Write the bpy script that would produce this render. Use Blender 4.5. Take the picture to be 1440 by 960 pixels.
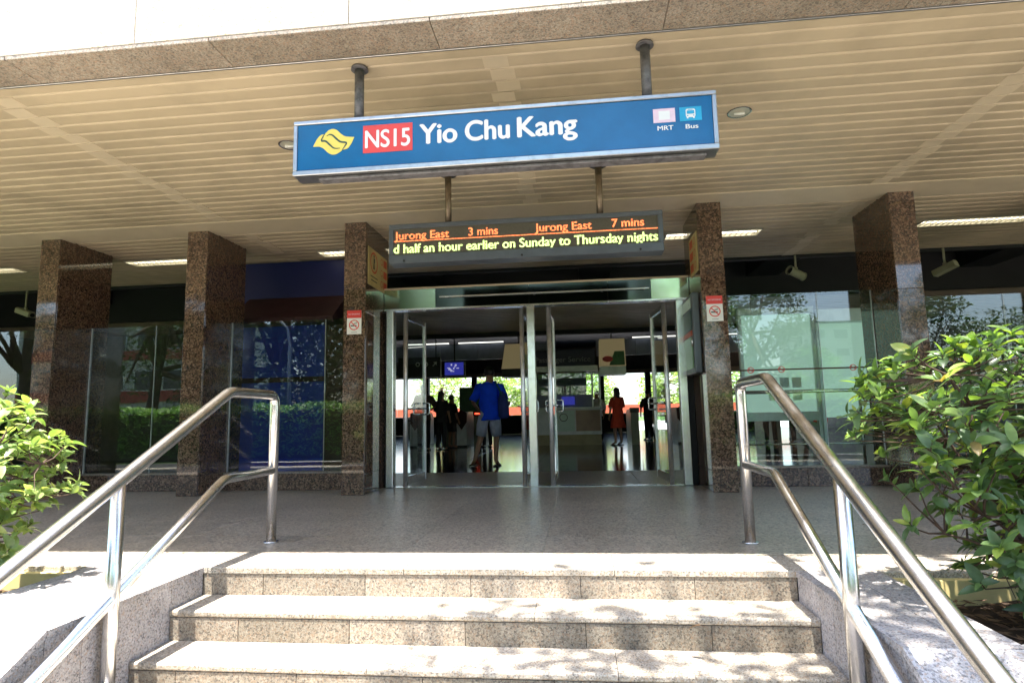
import bpy, bmesh, math, random
from mathutils import Vector, Matrix, noise
PI = math.pi
random.seed(7)
sc = bpy.context.scene
for o in list(bpy.data.objects): bpy.data.objects.remove(o)

# ------------------------------------------------------------------ camera
PITCH, YAW, ROLL = 0.1248, 0.1063, -0.0207
F = Vector((-math.sin(YAW)*math.cos(PITCH), math.cos(YAW)*math.cos(PITCH), math.sin(PITCH)))
R = Vector((math.cos(YAW), math.sin(YAW), 0)); U = R.cross(F)
R2 = R*math.cos(ROLL) + U*math.sin(ROLL); U2 = -R*math.sin(ROLL) + U*math.cos(ROLL)
cd = bpy.data.cameras.new('camera'); cam = bpy.data.objects.new('camera', cd); sc.collection.objects.link(cam)
cam.matrix_world = Matrix(((R2.x, U2.x, -F.x, 0), (R2.y, U2.y, -F.y, 0), (R2.z, U2.z, -F.z, 0.852), (0, 0, 0, 1)))
cd.lens = 842.69/1440*36; cd.sensor_width = 36; cd.clip_start = 0.05; cd.clip_end = 3000
sc.camera = cam
sc.render.resolution_x, sc.render.resolution_y = 1024, 682

# ------------------------------------------------------------------ light
SUN = Vector((-0.07, -0.205, 1.0)).normalized()
w = bpy.data.worlds.new("World"); sc.world = w; w.use_nodes = True
nt = w.node_tree; nt.nodes.clear()
sky = nt.nodes.new('ShaderNodeTexSky'); sky.sky_type = 'NISHITA'; sky.sun_disc = False
sky.sun_elevation = math.asin(SUN.z); sky.sun_rotation = math.atan2(SUN.x, SUN.y)
sky.air_density = 1.0; sky.dust_density = 2.0; sky.ozone_density = 1.0
bg = nt.nodes.new('ShaderNodeBackground'); bg.inputs[1].default_value = 0.15
wo = nt.nodes.new('ShaderNodeOutputWorld')
nt.links.new(sky.outputs[0], bg.inputs[0]); nt.links.new(bg.outputs[0], wo.inputs[0])
sl = bpy.data.lights.new('sun', 'SUN'); sl.energy = 5.0; sl.angle = math.radians(0.5); sl.color = (1.0, 0.95, 0.87)
so = bpy.data.objects.new('sun', sl); sc.collection.objects.link(so)
so.rotation_euler = SUN.to_track_quat('Z', 'Y').to_euler(); so.location = (0, 0, 30)
sc.view_settings.view_transform = 'Standard'; sc.view_settings.look = 'None'
sc.view_settings.exposure = 2.25; sc.view_settings.gamma = 1.0
sc.view_settings.use_curve_mapping = False
cy = sc.cycles
cy.max_bounces = 10; cy.diffuse_bounces = 5; cy.glossy_bounces = 5; cy.transmission_bounces = 4; cy.transparent_max_bounces = 24
cy.caustics_reflective = False; cy.caustics_refractive = False; cy.sample_clamp_indirect = 6.0
cy.use_denoising = True

# ------------------------------------------------------------------ mesh helpers
class MB:
    def __init__(s): s.v = []; s.f = []; s.sm = []
    def add(s, vs, fs, smooth=False):
        b = len(s.v); s.v += [tuple(p) for p in vs]; s.f += [tuple(b+i for i in f) for f in fs]; s.sm += [smooth]*len(fs)
        return s
    def box(s, x0, y0, z0, x1, y1, z1, c=0.0):
        x0, x1 = min(x0, x1), max(x0, x1); y0, y1 = min(y0, y1), max(y0, y1); z0, z1 = min(z0, z1), max(z0, z1)
        lo, hi = (x0, y0, z0), (x1, y1, z1)
        if c <= 0:
            vs = [(x, y, z) for z in (z0, z1) for y in (y0, y1) for x in (x0, x1)]
            return s.add(vs, [(0, 2, 3, 1), (4, 5, 7, 6), (0, 1, 5, 4), (2, 6, 7, 3), (0, 4, 6, 2), (1, 3, 7, 5)])
        c = min(c, .45*min(x1-x0, y1-y0, z1-z0)); vs = []
        for i in range(8):
            sg = (i & 1, (i >> 1) & 1, (i >> 2) & 1)
            for a in range(3):
                vs.append(tuple((hi[k] if sg[k] else lo[k]) if k == a else ((hi[k]-c) if sg[k] else (lo[k]+c)) for k in range(3)))
        V = lambda i, a: i*3+a
        fs = []
        for a in range(3):
            b, d = [(1, 2), (2, 0), (0, 1)][a]
            for t in (0, 1):
                cyc = [(t << a) | (p << b) | (q << d) for p, q in ((0, 0), (1, 0), (1, 1), (0, 1))]
                if not t: cyc.reverse()
                fs.append(tuple(V(i, a) for i in cyc))
            for p in (0, 1):
                for q in (0, 1):
                    i = (p << b) | (q << d); j = i | (1 << a)
                    fs.append((V(i, b), V(j, b), V(j, d), V(i, d)))
        for i in range(8): fs.append((V(i, 0), V(i, 1), V(i, 2)))
        return s.add(vs, fs)
    def tube(s, pts, r, n=12, cap=True):
        pts = [Vector(p) for p in pts]; rs = r if isinstance(r, (list, tuple)) else [r]*len(pts)
        T = []
        for i in range(len(pts)):
            a = (pts[i]-pts[i-1]).normalized() if i else (pts[1]-pts[0]).normalized()
            b = (pts[i+1]-pts[i]).normalized() if i < len(pts)-1 else a
            T.append(((a+b).normalized(), max(.3, math.cos(a.angle(b)/2) if a.angle(b) > 1e-4 else 1)))
        t0 = T[0][0]; up = Vector((0, 0, 1)) if abs(t0.z) < .9 else Vector((1, 0, 0))
        nx = t0.cross(up).normalized(); vs = []
        for i, p in enumerate(pts):
            t, m = T[i]
            nx = (nx - t*nx.dot(t)).normalized(); ny = t.cross(nx)
            for k in range(n):
                a = 2*PI*k/n; vs.append(p + (nx*math.cos(a)+ny*math.sin(a))*rs[i])
        fs = [(i*n+k, i*n+(k+1) % n, (i+1)*n+(k+1) % n, (i+1)*n+k) for i in range(len(pts)-1) for k in range(n)]
        s.add(vs, fs, True)
        if cap:
            b = len(s.v)-len(vs)
            s.f += [tuple(b+k for k in range(n))[::-1], tuple(b+(len(pts)-1)*n+k for k in range(n))]; s.sm += [False, False]
        return s
    def loft(s, rings, n=16, cap=True):            # rings: (cx,cy,cz,rx,ry)
        vs = []
        for (cx, cy_, cz, rx, ry) in rings:
            for k in range(n):
                a = 2*PI*k/n; vs.append((cx+rx*math.cos(a), cy_+ry*math.sin(a), cz))
        fs = [(i*n+k, i*n+(k+1) % n, (i+1)*n+(k+1) % n, (i+1)*n+k) for i in range(len(rings)-1) for k in range(n)]
        if cap: fs += [tuple(range(n))[::-1], tuple((len(rings)-1)*n+k for k in range(n))]
        return s.add(vs, fs, True)
    def prism(s, poly, a0, a1, axis='x', c=0):       # poly in the two other axes
        n = len(poly)
        def P(p, a):
            return (a, p[0], p[1]) if axis == 'x' else ((p[0], a, p[1]) if axis == 'y' else (p[0], p[1], a))
        vs = [P(p, a0) for p in poly]+[P(p, a1) for p in poly]
        return s.add(vs, [tuple(range(n))[::-1], tuple(range(n, 2*n))]+[(i, (i+1) % n, n+(i+1) % n, n+i) for i in range(n)])
    def ball(s, c, r, n=12, m=8, sc_=(1, 1, 1)):
        vs = [(c[0], c[1], c[2]-r*sc_[2])]
        for j in range(1, m):
            t = -PI/2+PI*j/m
            for k in range(n):
                a = 2*PI*k/n; vs.append((c[0]+r*sc_[0]*math.cos(t)*math.cos(a), c[1]+r*sc_[1]*math.cos(t)*math.sin(a), c[2]+r*sc_[2]*math.sin(t)))
        vs.append((c[0], c[1], c[2]+r*sc_[2])); L = len(vs)-1
        fs = [(0, 1+(k+1) % n, 1+k) for k in range(n)]
        for j in range(m-2):
            fs += [(1+j*n+k, 1+j*n+(k+1) % n, 1+(j+1)*n+(k+1) % n, 1+(j+1)*n+k) for k in range(n)]
        fs += [(L, 1+(m-2)*n+k, 1+(m-2)*n+(k+1) % n) for k in range(n)]
        return s.add(vs, fs, True)

def mesh_of(mb, mat, name='m', fix=True):
    me = bpy.data.meshes.new(name); me.from_pydata(mb.v, [], mb.f); me.update()
    me.polygons.foreach_set('use_smooth', mb.sm)
    if fix:
        bm = bmesh.new(); bm.from_mesh(me); bmesh.ops.recalc_face_normals(bm, faces=bm.faces); bm.to_mesh(me); bm.free()
    me.materials.append(mat); return me
def wloc(o):
    v = Vector((0, 0, 0))
    while o: v += o.location; o = o.parent
    return v
def tag(o, label=None, cat=None, group=None, kind=None):
    if label: o['label'] = label
    if cat: o['category'] = cat
    if group: o['group'] = group
    if kind: o['kind'] = kind
    return o
def link(name, me, parent=None, loc=(0, 0, 0), rot=None):
    o = bpy.data.objects.new(name, me); sc.collection.objects.link(o); o.location = loc
    if rot is not None: o.rotation_euler = rot
    if parent: o.parent = parent
    return o
def mk(name, mb, mat, parent=None, fix=True, origin=None):
    """one mesh object; mb is in world coordinates (parents are only translated while building)"""
    if origin is None:
        xs = [p[0] for p in mb.v]; ys = [p[1] for p in mb.v]; zs = [p[2] for p in mb.v]
        origin = Vector(((min(xs)+max(xs))/2, (min(ys)+max(ys))/2, min(zs)))
    origin = Vector(origin)
    mb.v = [(p[0]-origin.x, p[1]-origin.y, p[2]-origin.z) for p in mb.v]
    me = mesh_of(mb, mat, name, fix)
    return link(name, me, parent, origin - (wloc(parent) if parent else Vector((0, 0, 0))))
def thing(name, loc, label, cat, group=None):
    o = bpy.data.objects.new(name, None); sc.collection.objects.link(o); o.location = loc; o.empty_display_size = .2
    return tag(o, label, cat, group)
def inst(name, me, loc, parent=None, rot=None):
    return link(name, me, parent, Vector(loc) - (wloc(parent) if parent else Vector((0, 0, 0))), rot)
def copy_tree(o, parent=None):
    c = o.copy(); sc.collection.objects.link(c)
    if parent: c.parent = parent
    for ch in list(o.children): copy_tree(ch, c)
    return c
def text(s, x0, x1, z0, z1, y, mat, parent, name='lettering', bold=0.0):
    """flat print: fits s in x0..x1 with capitals z0..z1 on the plane y, facing -y; every word is a mesh of its own"""
    cu = bpy.data.curves.new('t', 'FONT'); cu.body = s; cu.size = 1
    t = bpy.data.objects.new('t', cu); sc.collection.objects.link(t)
    bpy.context.view_layer.update()
    me = bpy.data.meshes.new_from_object(t.evaluated_get(bpy.context.evaluated_depsgraph_get()))
    bpy.data.objects.remove(t); bpy.data.curves.remove(cu)
    V = [v.co.copy() for v in me.vertices]; a, b = min(v.x for v in V), max(v.x for v in V)
    kx = (x1-x0)/(b-a); kz = (z1-z0)/0.73
    fs = [tuple(p.vertices) for p in me.polygons]; bpy.data.meshes.remove(me)
    spans = sorted((min(V[i].x for i in f), max(V[i].x for i in f), f) for f in fs)
    words = []; right = -9
    for l, r_, f in spans:
        if l-right > .17 or not words: words.append([])
        words[-1].append(f); right = max(right, r_)
    out = []
    shifts = [(0, 0)] if bold <= 0 else [(-bold, 0), (bold, 0), (0, bold*.7), (0, -bold*.7), (0, 0)]
    for w_ in words:
        mb = MB(); ids = sorted({i for f in w_ for i in f}); mp = {q: k for k, q in enumerate(ids)}
        for n_, (dx, dz) in enumerate(shifts):
            mb.add([(x0+(V[i].x-a+dx)*kx, y-.00012*n_, z0+(V[i].y+dz)*kz) for i in ids], [tuple(mp[i] for i in f) for f in w_])
        out.append(mk(name, mb, mat, parent, fix=False))
    return out

# ------------------------------------------------------------------ materials
def newmat(name):
    m = bpy.data.materials.new(name); m.use_nodes = True; n = m.node_tree; n.nodes.clear()
    out = n.nodes.new('ShaderNodeOutputMaterial'); return m, n, out
def N(n, t, **k):
    x = n.nodes.new(t)
    for a, b in k.items(): setattr(x, a, b)
    return x
def ramp(n, fac, stops, interp='LINEAR'):
    r = N(n, 'ShaderNodeValToRGB'); r.color_ramp.interpolation = interp
    e = r.color_ramp.elements
    while len(e) < len(stops): e.new(.5)
    for i, (p, c) in enumerate(stops): e[i].position = p; e[i].color = (*c, 1)
    n.links.new(fac, r.inputs[0]); return r.outputs[0]
def mixc(n, a, b, fac, mode='MIX'):
    x = N(n, 'ShaderNodeMix', data_type='RGBA', blend_type=mode)
    for s, v in ((x.inputs[6], a), (x.inputs[7], b), (x.inputs[0], fac)):
        if hasattr(v, 'links'): n.links.new(v, s)
        else: s.default_value = (*v, 1) if isinstance(v, tuple) else v
    return x.outputs[2]
def pos(n, scale=(1, 1, 1)):
    g = N(n, 'ShaderNodeNewGeometry'); m = N(n, 'ShaderNodeMapping'); m.inputs['Scale'].default_value = scale
    n.links.new(g.outputs['Position'], m.inputs[0]); return m.outputs[0]
def math_(n, op, a, b=0.0, clamp=False):
    x = N(n, 'ShaderNodeMath', operation=op, use_clamp=clamp)
    for s, v in ((x.inputs[0], a), (x.inputs[1], b)):
        if hasattr(v, 'links'): n.links.new(v, s)
        else: s.default_value = v
    return x.outputs[0]
def noise_(n, vec, scale, detail=3, rough=.5):
    x = N(n, 'ShaderNodeTexNoise'); x.inputs['Scale'].default_value = scale; x.inputs['Detail'].default_value = detail
    x.inputs['Roughness'].default_value = rough; n.links.new(vec, x.inputs['Vector']); return x.outputs[0]
def bsdf(n, out, col=None, rough=.5, metal=0.0, spec=.5, coat=0.0):
    b = N(n, 'ShaderNodeBsdfPrincipled')
    if col is not None:
        if hasattr(col, 'links'): n.links.new(col, b.inputs['Base Color'])
        else: b.inputs['Base Color'].default_value = (*col, 1)
    if hasattr(rough, 'links'): n.links.new(rough, b.inputs['Roughness'])
    else: b.inputs['Roughness'].default_value = rough
    b.inputs['Metallic'].default_value = metal; b.inputs['Specular IOR Level'].default_value = spec
    b.inputs['Coat Weight'].default_value = coat; b.inputs['Coat Roughness'].default_value = .03
    n.links.new(b.outputs[0], out.inputs[0]); return b
def bump(n, b, h, dist=.002, strength=.5):
    x = N(n, 'ShaderNodeBump'); x.inputs['Strength'].default_value = strength; x.inputs['Distance'].default_value = dist
    n.links.new(h, x.inputs['Height']); n.links.new(x.outputs[0], b.inputs['Normal'])
def granite(name, stops, scale=110, rough=.5, bmp=.001, coat=0.0, stain=.25, spec=.5, slabvar=.16):
    m, n, out = newmat(name); p = pos(n)
    # crystals
    v = N(n, 'ShaderNodeTexVoronoi'); v.inputs['Scale'].default_value = scale; n.links.new(p, v.inputs['Vector'])
    sep = N(n, 'ShaderNodeSeparateColor'); n.links.new(v.outputs['Color'], sep.inputs[0])
    c = ramp(n, sep.outputs[0], stops, 'CONSTANT')
    v2 = N(n, 'ShaderNodeTexVoronoi'); v2.inputs['Scale'].default_value = scale*2.3; n.links.new(p, v2.inputs['Vector'])
    s2 = N(n, 'ShaderNodeSeparateColor'); n.links.new(v2.outputs['Color'], s2.inputs[0])
    c = mixc(n, c, ramp(n, s2.outputs[1], stops, 'CONSTANT'), .4)
    big = noise_(n, p, 1.3, 5, .65)
    c = mixc(n, c, ramp(n, big, [(.3, (1-stain,)*3), (.7, (1, 1, 1))]), 1.0, 'MULTIPLY')
    mid = noise_(n, p, 9, 4, .6)
    c = mixc(n, c, ramp(n, mid, [(.35, (.86, .85, .83)), (.65, (1.05, 1.04, 1.03))]), 1.0, 'MULTIPLY')
    oi = N(n, 'ShaderNodeObjectInfo')
    c = mixc(n, c, ramp(n, oi.outputs['Random'], [(0, (1-slabvar, 1-slabvar, 1-slabvar*1.1)), (1, (1+slabvar*.4,)*3)]), 1.0, 'MULTIPLY')
    rr = math_(n, 'ADD', math_(n, 'MULTIPLY', mid, .25), rough-.12)
    b = bsdf(n, out, c, rr if rough > .1 else rough, 0, spec, coat)
    if bmp > 0: bump(n, b, math_(n, 'ADD', v.outputs['Distance'], noise_(n, p, 260, 2)), bmp, .6)
    return m
def plain(name, col, rough=.5, metal=0.0, spec=.5, var=.12, scale=4, bmp=0.0, coat=0.0, streak=False):
    m, n, out = newmat(name); p = pos(n, (1, 1, .12) if streak else (1, 1, 1))
    ns = noise_(n, p, scale, 5, .6)
    c = mixc(n, col, tuple(x*(1-var*2.2) for x in col), ramp(n, ns, [(.42, (0, 0, 0)), (.75, (1, 1, 1))]))
    oi = N(n, 'ShaderNodeObjectInfo')
    c = mixc(n, c, ramp(n, oi.outputs['Random'], [(0, (1-var*.5,)*3), (1, (1, 1, 1))]), 1.0, 'MULTIPLY')
    rr = math_(n, 'ADD', math_(n, 'MULTIPLY', ns, .16), max(0.02, rough-.08))
    b = bsdf(n, out, c, rr, metal, spec, coat)
    if bmp: bump(n, b, noise_(n, pos(n), 220, 3), bmp, .5)
    return m
def emis(name, col, strength, base=(.02, .02, .02), grain=0):
    m, n, out = newmat(name); b = bsdf(n, out, base, .4)
    if grain: n.links.new(math_(n, 'MULTIPLY', ramp(n, noise_(n, pos(n), grain, 1), [(.3, (.35,)*3), (.62, (1.25,)*3)]), strength), b.inputs['Emission Strength'])
    b.inputs['Emission Color'].default_value = (*col, 1); b.inputs['Emission Strength'].default_value = strength; return m
def glassmat(name, tint=(.88, .95, .93), boost=1.7):
    m, n, out = newmat(name)
    lw = N(n, 'ShaderNodeLayerWeight'); lw.inputs[0].default_value = .5
    f = math_(n, 'ADD', math_(n, 'MULTIPLY', math_(n, 'POWER', lw.outputs['Facing'], 4.5), .9), .043*boost, True)
    t = N(n, 'ShaderNodeBsdfTransparent'); t.inputs[0].default_value = (*tint, 1)
    g = N(n, 'ShaderNodeBsdfGlossy'); g.inputs['Roughness'].default_value = 0.0
    wv = noise_(n, pos(n), 1.6, 1)
    bp = N(n, 'ShaderNodeBump'); bp.inputs['Strength'].default_value = .05; bp.inputs['Distance'].default_value = .02
    n.links.new(wv, bp.inputs['Height']); n.links.new(bp.outputs[0], g.inputs['Normal'])
    mx = N(n, 'ShaderNodeMixShader'); n.links.new(f, mx.inputs[0]); n.links.new(t.outputs[0], mx.inputs[1]); n.links.new(g.outputs[0], mx.inputs[2])
    n.links.new(mx.outputs[0], out.inputs[0]); return m
def steelmat(name, col=(.80, .80, .81), rough=.25, scale=(1, 1, 60)):
    m, n, out = newmat(name); p = pos(n, scale)
    ns = noise_(n, p, 5, 4, .6); sm = noise_(n, pos(n), 14, 5, .65)
    c = mixc(n, col, tuple(x*.72 for x in col), ramp(n, sm, [(.5, (0, 0, 0)), (.75, (1, 1, 1))]))
    b = bsdf(n, out, c, math_(n, 'ADD', math_(n, 'MULTIPLY', ns, .05), math_(n, 'ADD', math_(n, 'MULTIPLY', sm, .14), rough-.10)), 1.0)
    return m
def leafmat(name, stops, trans=.35, rough=.38):
    m, n, out = newmat(name)
    g = N(n, 'ShaderNodeNewGeometry'); oi = N(n, 'ShaderNodeObjectInfo')
    r = math_(n, 'FRACT', math_(n, 'ADD', g.outputs['Random Per Island'], oi.outputs['Random']))
    c = ramp(n, r, stops)
    c = mixc(n, c, ramp(n, noise_(n, pos(n), 30, 3), [(.4, (.8, .8, .75)), (.7, (1.1, 1.1, 1.05))]), 1.0, 'MULTIPLY')
    b = N(n, 'ShaderNodeBsdfPrincipled'); n.links.new(c, b.inputs['Base Color']); b.inputs['Roughness'].default_value = rough
    t = N(n, 'ShaderNodeBsdfTranslucent'); n.links.new(mixc(n, c, (1.3, 1.5, .5), 1.0, 'MULTIPLY'), t.inputs[0])
    mx = N(n, 'ShaderNodeMixShader'); mx.inputs[0].default_value = trans
    n.links.new(b.outputs[0], mx.inputs[1]); n.links.new(t.outputs[0], mx.inputs[2]); n.links.new(mx.outputs[0], out.inputs[0]); return m

M = {}
M['pillar'] = granite('polished_brown_granite', [(0, (.024, .016, .013)), (.26, (.125, .07, .048)), (.5, (.22, .14, .092)), (.74, (.045, .027, .021)), (.88, (.30, .20, .14))], 60, .06, 0, .7, .15)
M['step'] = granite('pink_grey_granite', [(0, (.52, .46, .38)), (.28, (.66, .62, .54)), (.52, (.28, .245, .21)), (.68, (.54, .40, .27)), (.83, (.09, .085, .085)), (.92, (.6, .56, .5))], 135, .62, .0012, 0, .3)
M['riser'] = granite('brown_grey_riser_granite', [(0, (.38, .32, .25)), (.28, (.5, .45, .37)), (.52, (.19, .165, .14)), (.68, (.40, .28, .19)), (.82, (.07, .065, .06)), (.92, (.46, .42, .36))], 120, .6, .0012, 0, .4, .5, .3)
M['cheek'] = granite('grey_speckled_granite', [(0, (.48, .46, .46)), (.28, (.62, .60, .61)), (.52, (.26, .25, .27)), (.7, (.52, .40, .32)), (.83, (.085, .085, .095)), (.93, (.56, .54, .54))], 120, .6, .0012, 0, .3)
M['floor'] = granite('flamed_granite_paving', [(0, (.41, .355, .285)), (.3, (.56, .50, .41)), (.6, (.20, .175, .15)), (.78, (.42, .31, .225)), (.9, (.065, .06, .055))], 66, .33, .0006, 0, .22, .5, .10)
M['soffit'] = granite('tan_granite', [(0, (.40, .34, .28)), (.3, (.5, .46, .39)), (.55, (.25, .22, .19)), (.76, (.46, .31, .22)), (.9, (.10, .095, .09))], 105, .5, .0006, 0, .3)
M['fascia'] = granite('pale_granite', [(0, (.60, .55, .48)), (.4, (.66, .62, .56)), (.8, (.5, .45, .4)), (.94, (.5, .38, .2))], 70, .55, .0006, 0, .1)
M['slat'] = plain('cream_ceiling_paint', (.575, .48, .335), .42, 0, .4, .16, 1.1)
M['slatjoin'] = plain('pale_cream_ceiling_paint', (.655, .56, .41), .38, 0, .4, .05, 3)
M['dark'] = plain('dark_void_paint', (.02, .02, .022), .8)
M['bulk'] = plain('charcoal_bulkhead_paint', (.028, .028, .030), .6, 0, .3, .15, 1.2)
M['slat2'] = plain('dim_tan_ceiling_paint', (.6, .5, .37), .5, 0, .4, .1, 2)
M['steel'] = steelmat('brushed_stainless_steel')
M['steel2'] = steelmat('satin_door_steel', (.92, .92, .92), .42)
M['alu'] = steelmat('anodised_aluminium', (.52, .52, .52), .36, (40, 1, 1))
M['greypole'] = plain('weathered_grey_paint', (.20, .195, .21), .55, .3, .4, .3, 22)
M['brownpole'] = plain('brown_metal_pole', (.22, .17, .12), .4, .5, .4, .2, 20)
M['black'] = plain('black_plastic', (.015, .015, .016), .4)
M['blue'] = plain('blue_sign_sheet', (.0, .125, .32), .22, 0, .5, .09, 5)
M['red'] = plain('red_print', (.75, .07, .06), .35, 0, .4, .04)
M['white'] = plain('white_print', (.85, .85, .83), .4, 0, .4, .03)
M['yellow'] = plain('yellow_print', (.85, .68, .13), .35, 0, .4, .04)
M['dkgreen'] = plain('dark_green_print', (.02, .07, .06), .4)
M['pink'] = plain('faded_pink_print', (.82, .62, .72), .4, 0, .4, .06, 30)
M['cyan'] = plain('cyan_print', (.02, .42, .72), .35)
M['ledbox'] = plain('slate_grey_painted_housing', (.11, .13, .155), .4, .2, .5, .12, 5)
M['screen'] = plain('dim_led_matrix', (.10, .095, .075), .5, 0, .3, .1, 60)
M['orange'] = emis('orange_led', (1.0, .20, .06), .62, grain=130)
M['lime'] = emis('pale_green_led', (.72, 1.0, .30), .5, grain=130)
M['glass'] = glassmat('clear_green_tinted_glass')
M['doorglass'] = glassmat('door_glass', (.9, .95, .94), 1.2)
M['transom'] = plain('polished_mirror_green_reflection', (.5, .6, .42), .09, 1.0, .5, .1, 3)  # green of the reflected trees is put into the mirror colour
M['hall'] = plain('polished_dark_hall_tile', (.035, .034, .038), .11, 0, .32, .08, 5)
M['hallwall'] = plain('brown_grey_wall_paint', (.13, .11, .10), .6)
M['kblue'] = plain('deep_blue_hoarding', (.002, .007, .085), .45, 0, .5, .08, 2)
M['maroon'] = plain('maroon_awning_canvas', (.04, .008, .01), .7)
M['kblue2'] = plain('blue_lower_hoarding', (.005, .022, .30), .45)
M['bluestrip'] = plain('bright_blue_strip', (.01, .035, .42), .4)
M['frost'] = plain('pale_green_frosted_panel', (.60, .78, .70), .3, 0, .5, .06, 3)
M['frostglow'] = emis('frosted_panel_added_glow', (.55, .78, .68), .10, (.55, .75, .66))  # emission added to brighten the frosted panels, no known lamp inside
M['farleaf'] = leafmat('sunlit_yellow_green_leaf', [(0, (.16, .26, .06)), (.6, (.26, .36, .10)), (1, (.4, .46, .16))], .35, .5)  # strong sunlight on the far trees is put into this paler leaf colour
M['framewhite'] = plain('pale_metal_frame', (.66, .7, .68), .35, .4)
M['cream'] = plain('cream_painted_render', (.72, .58, .26), .7, 0, .3, .1, 6, .001)
M['tube'] = emis('fluorescent_tube', (1.0, .93, .72), .9)
M['louvre'] = plain('fluorescent_louvre_metal', (.7, .66, .55), .3, .5)
M['chrome'] = plain('chrome_reflector', (.8, .8, .78), .08, 1.0, .5, .1, 6)
M['camcase'] = plain('beige_camera_housing', (.38, .37, .26), .45)
M['soil'] = plain('dark_soil', (.07, .045, .03), .9, 0, .2, .3, 20, .01)
M['bark'] = plain('brown_bark', (.13, .085, .055), .8, 0, .2, .3, 30, .004)
M['twig'] = plain('dark_brown_twig', (.10, .062, .042), .7, 0, .3, .3, 40)
M['litter'] = leafmat('dry_leaf_litter', [(0, (.12, .06, .03)), (.5, (.2, .11, .06)), (1, (.09, .045, .03))], .1, .7)
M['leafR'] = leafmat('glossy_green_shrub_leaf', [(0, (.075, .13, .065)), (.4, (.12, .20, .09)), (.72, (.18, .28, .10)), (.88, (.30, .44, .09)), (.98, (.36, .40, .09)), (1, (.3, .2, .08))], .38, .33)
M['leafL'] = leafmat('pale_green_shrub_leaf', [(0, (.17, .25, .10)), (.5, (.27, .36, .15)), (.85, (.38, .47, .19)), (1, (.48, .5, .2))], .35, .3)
M['tree'] = leafmat('dark_tree_leaf', [(0, (.025, .06, .02)), (.6, (.05, .10, .03)), (1, (.08, .14, .035))], .3, .5)
M['hedge'] = leafmat('bright_hedge_leaf', [(0, (.10, .24, .02)), (.6, (.17, .38, .035)), (1, (.30, .5, .07))], .3, .5)
M['ground'] = plain('pale_concrete_paving', (.50, .44, .37), .8, 0, .3, .12, 1.5, .002)
M['terrace'] = plain('pale_grey_terrace', (.5, .5, .5), .8)
M['transomd'] = plain('polished_transom_dark_reflection', (.07, .085, .08), .08, 1.0, .5, .1, 3)  # dark base colour stands in for the display's dark reflection
M['asphalt'] = plain('asphalt', (.05, .05, .052), .85, 0, .3, .15, 2, .003)
M['grass'] = plain('mown_grass', (.07, .14, .03), .9, 0, .2, .25, 6, .02)
M['kerb'] = plain('concrete_kerb', (.36, .35, .33), .8)
M['bldg'] = plain('cream_facade', (.6, .56, .52), .8)
M['bred'] = plain('red_facade_panel', (.42, .05, .04), .6)
M['bglass'] = plain('dark_window_glass', (.03, .04, .05), .12)
M['lamppost'] = plain('galvanised_grey_post', (.34, .37, .4), .5, .5)
M['skin'] = plain('tan_skin', (.36, .2, .13), .5, 0, .4, .08, 12)
M['skinw'] = plain('warm_skin', (.45, .27, .18), .5, 0, .4, .08, 12)
M['hair'] = plain('black_hair', (.012, .011, .011), .45, 0, .5, .3, 60)
M['tee'] = plain('royal_blue_cotton', (.008, .075, .95), .8, 0, .2, .08, 12)
M['shorts'] = plain('grey_blue_cotton', (.42, .44, .58), .85, 0, .2, .12, 14)
M['reddress'] = plain('red_orange_cotton', (.75, .09, .05), .8, 0, .2, .1, 12)
M['darkcloth'] = plain('charcoal_cloth', (.03, .028, .03), .85)
M['browncloth'] = plain('brown_cloth', (.10, .06, .045), .85)
M['navy'] = plain('navy_canvas', (.01, .03, .20), .7)
M['teal'] = plain('teal_strap', (.01, .12, .15), .7)
M['whitegate'] = plain('white_gate_panel', (.8, .82, .84), .3)
M['gatesteel'] = plain('olive_steel_gate', (.16, .15, .12), .35, .6)
M['redled'] = emis('red_gate_indicator', (1, .05, .02), 1.5)
M['tv'] = emis('blue_screen_picture', (.05, .06, .55), .10)
M['dimtube'] = emis('dim_tube', (.9, .9, .8), .5)
M['beigeglow'] = emis('beige_box_added_glow', (.8, .62, .32), .03, (.5, .42, .27))  # faint emission added because the beige boxes came out dark
M['tvw'] = emis('white_screen_marks', (.6, .6, .9), .14)
M['sandal'] = plain('dark_sandal_rubber', (.02, .018, .016), .6)
M['peach'] = plain('pink_beige_lintel', (.5, .36, .28), .6)
M['redwall'] = plain('orange_red_wall', (.6, .12, .06), .7)
M['postyel'] = plain('yellow_cream_notice', (.62, .50, .22), .45)
M['postred'] = plain('notice_red', (.62, .09, .04), .45)
M['greenp'] = plain('green_map_print', (.10, .26, .09), .3)
M['bluehdr'] = plain('slate_blue_panel', (.22, .25, .36), .4)
M['navysign'] = plain('navy_sign_sheet', (.012, .016, .05), .4)
M['dimtext'] = plain('dim_grey_print', (.3, .31, .34), .5)
M['beige'] = plain('beige_light_box', (.42, .35, .2), .5)
M['car'] = plain('silver_car_paint', (.5, .52, .55), .2, .5, .5, .05)

ZC = 3.222      # front ceiling height

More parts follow.
